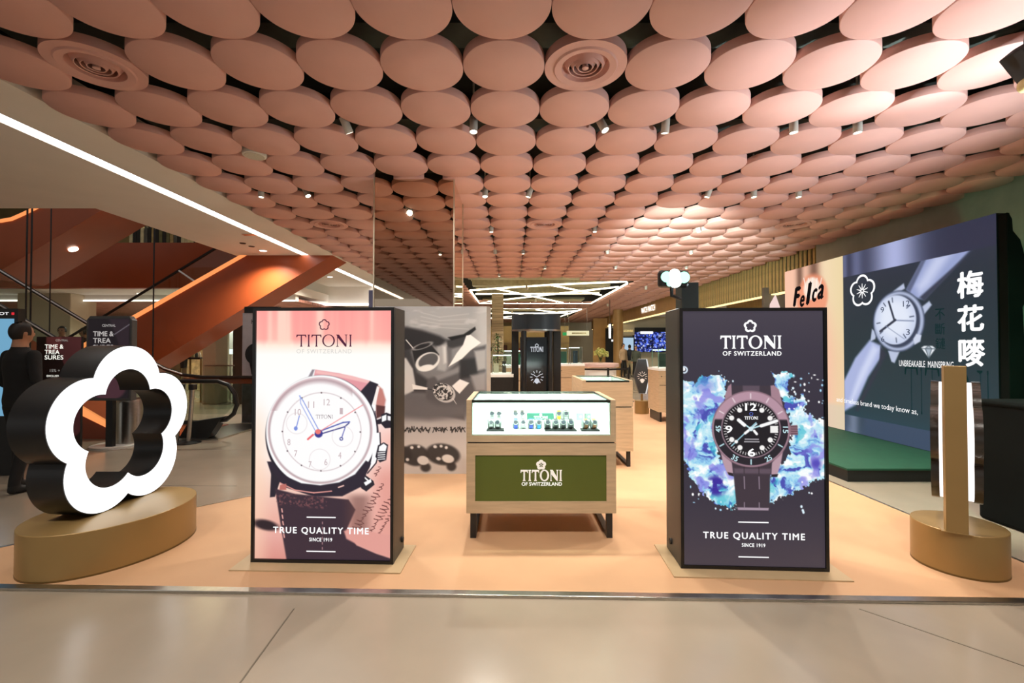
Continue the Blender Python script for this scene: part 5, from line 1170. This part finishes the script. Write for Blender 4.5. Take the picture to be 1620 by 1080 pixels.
slab(MB(), [(383, 598), (440, 598), (440, 668), (383, 668)], 8.99, 9.02).build('lower_print', M('poster_dark', '3a4246', rough=.3, var=.5, scale=6), ks, world=True)
for k, (px, py, dd, lab) in enumerate(((98, 517, 10.4, 'dark haired visitor on the escalator nearest the banner'), (133, 519, 10.55, 'second visitor on the escalator by the totem'))):
    person(lab, (PX(px, dd), dd, PZ(py, dd) - 1.68), .4 - .9 * k, 1.68, voxel=.03, long_hair=k == 1, group='visitors on the escalator')

# ================================================================ centre background
kd = 7.9; kr = .43; kx = PX(848, kd)
kk = thing('round_kiosk', 'black round display kiosk with curved header behind the front counter', 'kiosk', (kx, kd, .008))
MB().lathe([(kr, PZ(523, kd)), (kr, PZ(500, kd))], 48).build('header', M('kiosk_header', '1b242b', rough=.4), kk, smooth=True)
MB().lathe([(kr + .004, PZ(525, kd)), (kr + .004, PZ(522.5, kd))], 48).build('silver_band', m_steel, kk, smooth=True)
for a in (-.62, .62, PI - .6, PI + .6):
    MB().lathe([(.045, .1), (.045, PZ(523, kd))], 16).move(((kr - .05) * math.sin(a) * 1.0 + 0, -(kr - .05) * math.cos(a), 0)).build('pillar', m_black, kk, smooth=True)
for s in (-1, 1): MB().box(s * .37 - .06, s * .37 + .06, -.08, .16, .1, PZ(523, kd)).build('side_column', m_blackm, kk)
MB().lathe([(kr, 0), (kr, .12)], 48).build('kiosk_base', m_black, kk, smooth=True)
MB().box(PX(823, 7.6) - kx, PX(871, 7.6) - kx, -.25, -.2, .12, PZ(534, 7.65)).build('dark_screen', M('screen_glass', '0c151e', rough=.12, spec=.6), kk)
yk = -.252
flat_polys(titoni(0, PZ(557, 7.65), .22, .085, .3), yk, 'brand_lettering', glow('kiosk_text', 'dfe2ea', .9), kk); flat_polys([(flower(.33, .31, 40, 0, PZ(547, 7.65), .05), flower(.25, .17, 40, 0, PZ(547, 7.65), .05))], yk, 'flower_logo', glow('kiosk_text', 'dfe2ea', .9), kk)
zc = PZ(597, 7.65); dl_ = []
for k in range(12):
    a = PI * k / 6; dl_.append([(r * math.sin(a) + w_ * math.cos(a), zc + r * math.cos(a) - w_ * math.sin(a)) for r, w_ in ((.075, -.005), (.115, -.006), (.115, .006), (.075, .005))])
for a in (-.95, .95): dl_.append([(r * math.sin(a) + w_ * math.cos(a), zc + r * math.cos(a) - w_ * math.sin(a)) for r, w_ in ((0, -.006), (.085, -.004), (.085, .004), (0, .006))])
dl_.append(ellipse(.04, .045, 20, 0, zc - .065)); flat_polys(dl_, yk, 'dial_marks', glow('kiosk_text', 'dfe2ea', .9), kk)
def glass_case(label, cx, cy, w, dep, z0, h, items, group='small glass showcases'):
    t = thing('glass_showcase', label, 'showcase', (cx, cy, z0), 0, group)
    MB().box(-w / 2, w / 2, -dep / 2, dep / 2, 0, .02).build('case_floor', m_frost, t)
    fr = MB()
    for sx in (-1, 1):
        for sy in (-1, 1): fr.box(sx * w / 2 - .006, sx * w / 2 + .006, sy * dep / 2 - .006, sy * dep / 2 + .006, 0, h)
    fr.box(-w / 2, w / 2, -dep / 2 - .006, -dep / 2 + .006, h - .012, h); fr.build('case_frame', m_steel, t)
    MB().box(-w / 2, w / 2, -dep / 2, -dep / 2 + .006, .02, h).build('front_pane', m_glass, t); MB().box(-w / 2, w / 2, -dep / 2, dep / 2, h - .006, h).build('top_pane', m_glass, t)
    for k, (x, iw, ih, c) in enumerate(items): MB().box(x - iw / 2, x + iw / 2, -.03, .03, .02, .02 + ih).build('display_block', M('block_' + c, c, rough=.5), t, bevel=.004)
    MB().box(-w / 2 + .01, w / 2 - .01, dep / 2 - .02, dep / 2 - .015, h - .03, h - .014).build('case_light', glow('case_led2', 'f2fff9', 4.), t)
    return t
def counter(label, x0, x1, y0, y1, h=1.085, mat=None):
    t = thing('oak_counter', label, 'counter', ((x0 + x1) / 2, (y0 + y1) / 2, .008), 0, 'far oak counters'); w, dp = (x1 - x0) / 2, (y1 - y0) / 2
    MB().box(-w, w, -dp, dp, .2, h - .05).build('cabinet', mat or m_oak, t); MB().box(-w - .005, w + .005, -dp - .005, dp + .005, h - .05, h).build('counter_top', m_frost, t)
    MB().box(-w + .02, w - .02, -dp - .003, -dp + .002, .74, .75).build('shadow_gap', m_blackm, t); MB().tube([(-w + .06, -dp - .006, .92), (-w + .06, -dp - .003, .92)], .012, 8).build('key_lock', m_black, t)
    for sx in (-1, 1): MB().box(sx * (w - .05) - .02, sx * (w - .05) + .02, -dp + .03, dp - .03, 0, .2).build('sled_leg', m_black, t)
    return t
counter('oak counter half hidden behind the right LED tower', 2.96, 3.74, 9.05, 9.75); glass_case('glass showcase on the counter by the right LED tower', 3.24, 9.35, .5, .4, 1.093, .39, [(-.1, .14, .28, '2a332e'), (.1, .12, .2, '4a5a50')])
counter('oak counter with glass showcases right of the round kiosk', 1.2, 1.85, 11.4, 12.2); glass_case('glass showcase with green block right of the kiosk', 1.33, 11.75, .26, .4, 1.093, .42, [(0, .2, .3, '2b5a4a')]); glass_case('glass showcase with dark block right of the kiosk', 1.66, 11.75, .3, .4, 1.093, .44, [(0, .12, .32, '2a3a4a')])
counter('black cabinet left of the round kiosk', PX(776, 7.8), PX(812, 7.8), 7.7, 8.2, PZ(592, 7.8), m_blackm); glass_case('glass showcase with small busts left of the kiosk', PX(794, 7.9), 7.9, .34, .3, PZ(592, 7.8) + .008, .34, [(-.1, .09, .16, 'd9cdb6'), (.04, .07, .2, '3a3026')])
counter('pale counter seen past the left of the kiosk', PX(795, 10.4), PX(832, 10.4), 10.3, 10.9); glass_case('glass showcase seen through the round kiosk', PX(812, 10.5), 10.5, .45, .3, 1.093, .36, [(-.08, .16, .24, 'b9b6aa'), (.12, .14, .26, '2c6a50')])
pt = thing('potted_tree', 'small leafy potted tree left of the round kiosk', 'plant', (PX(787, 9.2), 9.2, .008)); MB().lathe([(.14, 0), (.18, .4), (.16, .4)], 20).build('pot', m_black, pt, smooth=True); MB().tube([(0, 0, .38), (.01, 0, 1.7)], .015, 6).build('stem', M('bark', '4a3826'), pt)
lf = MB(); rl = random.Random(11)
for k in range(260):
    a = rl.uniform(0, 2 * PI); zz = rl.uniform(1.2, 1.78); rr = rl.uniform(.02, .17) * (1.85 - zz) * 2.0; v0 = len(lf.v); c = (rr * math.cos(a), rr * math.sin(a), zz); L = rl.uniform(.05, .09)
    lf.add([(0, 0, 0), (L * .5, .016, .012), (L, 0, -.01), (L * .5, -.016, .012)], [(0, 1, 2, 3)]); lf.rot(rl.uniform(-.6, .6), 'y', frm=v0); lf.rot(a, 'z', frm=v0); lf.move(c, frm=v0)
lf.build('foliage', M('leaf_green', '47602a', rough=.5, var=.3), pt, kind='stuff')
# round pink table with flowers, belt posts
rt = thing('round_table', 'round pale pink table with belt barrier in the distance', 'table', (PX(952, 13), 13.4, .008)); MB().lathe([(.55, .93), (.58, .95), (.58, 1.03), (.56, 1.05)], 48).build('table_top', M('pink_top', 'e2c5bd', rough=.4), rt, smooth=True); MB().lathe([(.5, 0), (.5, .93)], 48).build('drum', m_frost, rt, smooth=True)
va = thing('flower_vase', 'glass vase of yellow green flowers on the round pink table', 'vase', (PX(950, 13.3), 13.3, 1.05)); MB().lathe([(.05, 0), (.07, .04), (.05, .14), (.06, .16)], 20).build('vase', m_glassg, va, smooth=True)
fl = MB()
for k in range(70):
    a = rl.uniform(0, 2 * PI); e_ = rl.uniform(.1, 1.4); r = rl.uniform(.14, .26); fl.sphere((r * math.cos(a) * math.cos(e_), r * math.sin(a) * math.cos(e_), .2 + r * math.sin(e_)), rl.uniform(.025, .045), 7, 5)
fl.build('blossoms', M('blossom_lime', 'c9cf7a', rough=.6, var=.4, scale=20), va, smooth=True, kind='stuff')
fl = MB()
for k in range(16): a = 2 * PI * k / 16; fl.tube([(0, 0, .05), (.1 * math.cos(a), .1 * math.sin(a), .28)], .006, 5)
fl.build('stalks', M('leaf_green', '47602a'), va)
bposts = [(922, 12.4), (962, 12.2), (994, 12.6)]
for k, (px, dd) in enumerate(bposts):
    s_ = thing('stanchion', 'dark belt post before the round pink table, %s from left' % ordn[k], 'stanchion', (PX(px, dd), dd, 0), 0, 'belt posts by the round table'); MB().lathe([(.16, 0), (.16, .015), (.03, .03)], 24).build('foot', m_black, s_, smooth=True); MB().tube([(0, 0, .02), (0, 0, .96)], .03, 12).build('post', m_black, s_, smooth=True)
bl_ = MB()
for k in range(2):
    a, b = bposts[k], bposts[k + 1]; bl_.bar((PX(a[0], a[1]), a[1], .92), (PX(b[0], b[1]), b[1], .92), .01, .05)
tag(bl_.build('barrier_belt', m_blackm), 'black belt stretched between the posts before the pink table', 'belt')
# hexagonal watch sign on gold base
hx = thing('hexagon_sign', 'dark hexagonal watch sign with white edge on gold base', 'sign', (PX(1015, 10.3), 10.3, .3)); hz0, hz1 = PZ(622, 10.3) - .3, PZ(568, 10.3) - .3; zm = (hz0 + hz1) / 2
hp = [(-.07, hz0), (.07, hz0), (.15, zm - .04), (.15, zm + .06), (.09, hz1), (-.09, hz1), (-.17, zm + .06), (-.17, zm - .04)]
MB().prism(hp, -.04, .04, 'y').build('plate', M('slate', '3c4248', rough=.4), hx); MB().prism([(a * 1.06 + .022, zm + (b - zm) * 1.01) for a, b in hp], -.035, .05, 'y').build('white_edge', glow('soft_white', 'f2f2f2', .9), hx)
MB().box(-.02, .02, -.02, .02, 0, hz0 + .02).build('stem', m_gold, hx)
d2 = []
for k in range(12): a = PI * k / 6; d2.append([(r * math.sin(a) + w_ * math.cos(a), zm + r * math.cos(a) - w_ * math.sin(a)) for r, w_ in ((.07, -.006), (.115, -.006), (.115, .006), (.07, .006))])
for a in (-.95, .95): d2.append([(r * math.sin(a) + w_ * math.cos(a), zm + r * math.cos(a) - w_ * math.sin(a)) for r, w_ in ((0, -.006), (.08, -.005), (.08, .005), (0, .006))])
d2.append(ellipse(.04, .05, 18, 0, zm - .1)); flat_polys(d2, -.0415, 'dial_marks', m_ink, hx)
hb = MB().lathe([(.16, 0), (.16, .292)], 32).build('round_plinth', m_gold, None, smooth=True); hb.location = (PX(1015, 10.3), 10.3, .008); tag(hb, 'small gold drum under the dark hexagonal sign', 'plinth')
# visitors by the shop
tops = [M('beige_shirt', '9c8468', rough=.8), M('navy_jacket', '1e2530', rough=.8), M('green_grey_top', '3f463c', rough=.8)]; lgs = [m_blackm, M('cream_trousers', 'b9ab8a', rough=.8), m_blackm]
for k, (px, lab, r_) in enumerate(((986, 'visitor in beige shirt, left of three by the blue screen', .5), (996, 'visitor in navy jacket and cream trousers by the blue screen', 2.6), (1006, 'visitor in dark green top, right of three by the blue screen', -.6))):
    person(lab, (PX(px, 22.8 + (0, .6, -.3)[k]), 22.8 + (0, .6, -.3)[k], 0), r_, 1.72 - .05 * k, tops[k], lgs[k], None, .035, group='visitors by the blue screen', long_hair=k > 0)
# shop side on the right and far walls
struct(MB().box(6.7, 16, 28, 28.2, 0, 3.6).build('wall_shop_back', m_beige)); struct(MB().box(6.7, 16, 9.4, 28, 3.45, 3.6).build('ceiling_shop_right', m_white)); struct(MB().box(9.6, 9.8, 9.4, 20, 0, 3.45).build('wall_shop_side', M('brass_wall', 'a08350', rough=.5, var=.3, scale=4, stretch=(1, 12, 1))))
for k, (x, y) in enumerate(((8.2, 11.5), (8.2, 15), (8.6, 21), (9.5, 25))):  # added fill lamps that brighten the shops on the right
    dlt = thing('fill_downlight', 'added round shop fill lamp, %s from the front on the right side' % ordn[k], 'fill_downlight', (x, y, 3.44), 0, 'right shop fill lamps'); MB().lathe([(.07, -.01), (.07, .008)], 20).build('lens', m_lens, dlt); MB().ringprism(ellipse(.09, .09, 24), ellipse(.07, .07, 24), -.012, .008, 'z').build('rim', m_can, dlt)
    lamp('fill_beam', 'SPOT', (x, y, 3.41), 420, (1, .9, .74), (x, y, 0), dlt, .06, 130, .8)
bw = thing('blue_led_wall', 'glittering blue LED wall at the back of the far shop', 'LED screen', (PX(1032, 27.6), 27.6, 0)); bx0, bx1 = PX(1004, 27.6) - bw.location.x, PX(1075, 27.6) - bw.location.x
MB().box(bx0 - .05, bx1, .005, .3, PZ(557, 27.6), PZ(518, 27.6)).build('housing', m_blackm, bw)
C = Canvas(0, 0, 71, 32, 140, 64, '14206a'); n_ = fbm(C.X, C.Y, .35, 3, 81); C.blend(ss(.5, .7, n_), '5a7bff'); C.blend(ss(.62, .75, fbm(C.X, C.Y, .6, 2, 82)), 'dfe8ff'); C.blend(ss(.42, .3, n_), '0a0d2a'); C.build('screen', bx0, bx1, PZ(556, 27.6), PZ(525, 27.6), 0, m_scr, bw)
MB().box(PX(1013, 27.6) - bw.location.x, PX(1033, 27.6) - bw.location.x, -.01, .004, PZ(528, 27.6), PZ(524, 27.6)).build('name_strip', g_white, bw)
lb = thing('pale_lightbox', 'pale blue lightbox poster left of the blue LED wall', 'lightbox', (PX(994, 26), 26, 0)); MB().box(-.36, .36, 0, .1, 0, PZ(532, 26)).build('frame', m_black, lb); MB().box(-.3, .3, -.01, .002, PZ(555, 26), PZ(534, 26)).build('picture', glow('pale_blue', 'b9d4ea', .9), lb)
MB().box(-.36, .36, .02, .12, PZ(530, 26), PZ(513, 26)).build('header', m_beige, lb); MB().box(-.27, .27, .012, .021, PZ(525, 26), PZ(521.5, 26)).build('gold_marks', M('gold_text', 'd9c489', emit=.4, var=.4, scale=20), lb)
o = MB().lathe([(.26, 0), (.26, CEIL)], 28).build('bronze_column', m_bronze, None, smooth=True); o.location = (PX(978, 24), 24, 0); tag(o, 'round bronze column beside the pendant lamp', 'column')
o = thing('information_board', 'tall black board with a small white mark in the far shop', 'panel', (PX(965, 25), 25, 0)); MB().box(-.24, .24, 0, .1, 0, PZ(519, 25)).build('board', m_blackm, o); MB().box(.08, .22, -.008, .002, PZ(540, 25), PZ(537, 25)).build('white_mark', g_white, o)
struct(MB().box(PX(938, 30), PX(960, 30), 29.8, 30, 0, 3.5).build('wall_far_right', m_bronze))
pn_ = thing('pendant_lamp', 'slim pendant lamp with glowing white tube hanging far back', 'lamp', (PX(965, 19), 19, 0)); MB().tube([(0, 0, PZ(511, 19)), (0, 0, CEIL)], .012, 6).build('cord', m_black, pn_); MB().lathe([(.06, PZ(523, 19)), (.06, PZ(511, 19))], 16).move((.03, 0, 0)).build('cap', m_black, pn_); MB().lathe([(.045, PZ(535, 19)), (.05, PZ(513, 19))], 16).move((-.02, -.07, 0)).build('tube', glow('pendant_glow', 'fff8ee', 2.5), pn_, smooth=True)
fs_ = thing('hanging_sign', 'cream illuminated hanging sign in the far centre', 'sign', (PX(914.5, 22), 22, 0)); MB().box(-.545, .545, 0, .1, PZ(530.5, 22), PZ(523, 22)).build('sign_box', glow('cream_sign', 'efe6b8', 1.), fs_); MB().box(-.3, .4, -.004, .001, PZ(528, 22), PZ(525.8, 22)).build('faint_marks', M('sign_grey', 'a39d78', var=.4, scale=30), fs_)
for sx in (-.45, .45): MB().tube([(sx, .05, PZ(523, 22)), (sx, .05, CEIL)], .01, 6).build('hanger', m_steel, fs_)
ex = thing('exit_sign', 'small green exit sign beside the cream hanging sign', 'sign', tuple(P(894, 528, 22.3))); MB().box(-.12, .12, 0, .04, -.08, .08).build('sign_box', glow('exit_green', '3fae62', .8), ex); MB().tube([(0, .02, .08), (0, .02, CEIL - ex.location.z)], .01, 6).build('hanger', m_steel, ex)
o = MB().box(PX(778, 17), PX(796, 17), 17, 17.5, 0, CEIL).build('stone_column', M('stone_strips', 'b3a98f', rough=.7, var=.5, scale=3, stretch=(.3, .3, 9))); tag(o, 'stone-clad column left of the round kiosk', 'column')
sh = thing('wall_shelf', 'long lit wall shelf with boxes at the far end', 'shelf', (1.2, 24, 0)); MB().box(-3.4, 1.9, .3, .4, 0, 2.7).build('back_board', M('shelf_cream', 'd9c78f', rough=.6, var=.15, scale=1), sh)
for z in (.9, 1.35, 1.8): MB().box(-3.4, 1.9, -.05, .3, z - .03, z).build('shelf_board', m_oak, sh)
bxc = ['b9452e', 'd9c58a', '2b2a26', '8b6a3c', 'e2dccb', '5a2f22', '3f5a4a']; rb = random.Random(5)
for k in range(24):
    x = 1.2 - 3.2 + (k % 12) * .42 + rb.uniform(-.05, .05); z = (.9, 1.35)[k // 12]; w_, h_ = rb.uniform(.08, .15), rb.uniform(.14, .32); c = bxc[rb.randrange(7)]
    o = MB().box(-w_, w_, 0, .2, 0, h_).build('gift_box', M('box_' + c, c, rough=.5), None, bevel=.01); o.location = (x, 24.0, z); tag(o, '%s gift box, %s from left on the %s far shelf' % ({'b9452e': 'red', 'd9c58a': 'cream', '2b2a26': 'black', '8b6a3c': 'tan', 'e2dccb': 'white', '5a2f22': 'brown', '3f5a4a': 'green'}[c], (ordn + ['ninth', 'tenth', 'eleventh', 'twelfth'])[k % 12], ('lower', 'upper')[k // 12]), 'box', 'gift boxes on the far shelf')
pg = thing('pink_lightbox', 'narrow pink lightbox beyond the LED wall under brass slats', 'lightbox', (6.62, 11.2, 0)); MB().box(-.3, .3, 0, .1, 1.6, 3.02).build('frame', M('taupe_frame', '6d5f52'), pg); MB().prism([(-.2, 2.0), (.18, 1.95), (.1, 2.5), (-.02, 2.85), (-.16, 2.6)], -.01, .002, 'y').build('picture', glow('soft_pink', 'f6d9d4', 1.), pg)
o = MB().box(PX(583, 8), PX(590.5, 8), 8, 8.1, 0, PZ(459, 8)).build('blue_post', M('slate_blue', '5d6384', rough=.5)); tag(o, 'narrow slate blue post left of the mirrored column', 'post')
# added fill lamps that brighten the spaces beyond
for k, (x, y, w_) in enumerate(((0.5, 15, 420), (4.5, 15, 420), (1, 19, 560), (4.5, 21, 560), (0, 25, 700), (3.5, 28, 700))):
    s = thing('ceiling_spotlight', 'added far fill spotlight, %s towards the back' % ordn[k], 'spotlight', (x, y, CEIL), 0, 'far fill spotlights'); MB().lathe([(.045, .05), (.045, -.1), (.038, -.1)], 16).build('can', m_can, s, smooth=True); MB().lathe([(.036, -.098), (.036, -.096)], 16).build('lens', m_lens, s); lamp('spot_light', 'SPOT', (x, y, CEIL - .12), w_, (1, .88, .7), (x, y, 0), s, .05, 130, .8)
for k, (x, y) in enumerate(((-8.5, 17), (-13, 17), (-10.5, 12.6), (-5.3, 9.5), (-5.3, 13))):  # added fill lamps that brighten the atrium and shops on the left
    z = 2.86 if y > 14 else (3.04 if y == 12.6 else SOF)
    s = thing('fill_downlight', 'added round fill lamp in the left ceiling, %s in order' % ordn[k], 'fill_downlight', (x, y, z), 0, 'left fill lamps'); MB().lathe([(.07, -.008), (.07, .006)], 20).build('lens', m_lens, s); MB().ringprism(ellipse(.09, .09, 24), ellipse(.07, .07, 24), -.01, .006, 'z').build('rim', m_can, s); lamp('fill_beam', 'SPOT', (x, y, z - .03), 480, (1, .92, .8), (x, y, 0), s, .06, 140, .8)
fc = thing('floor_outlet', 'small round metal outlet set in the concrete floor', 'floor outlet', (PX(1158, 1.42), 1.42, .0)); MB().lathe([(.055, 0), (.055, .004), (.05, .006)], 28).build('rim', m_steel, fc, smooth=True); MB().lathe([(.038, .006), (.038, .0075)], 24).build('cap', M('pale_cap', 'dfe2ea', rough=.3), fc)
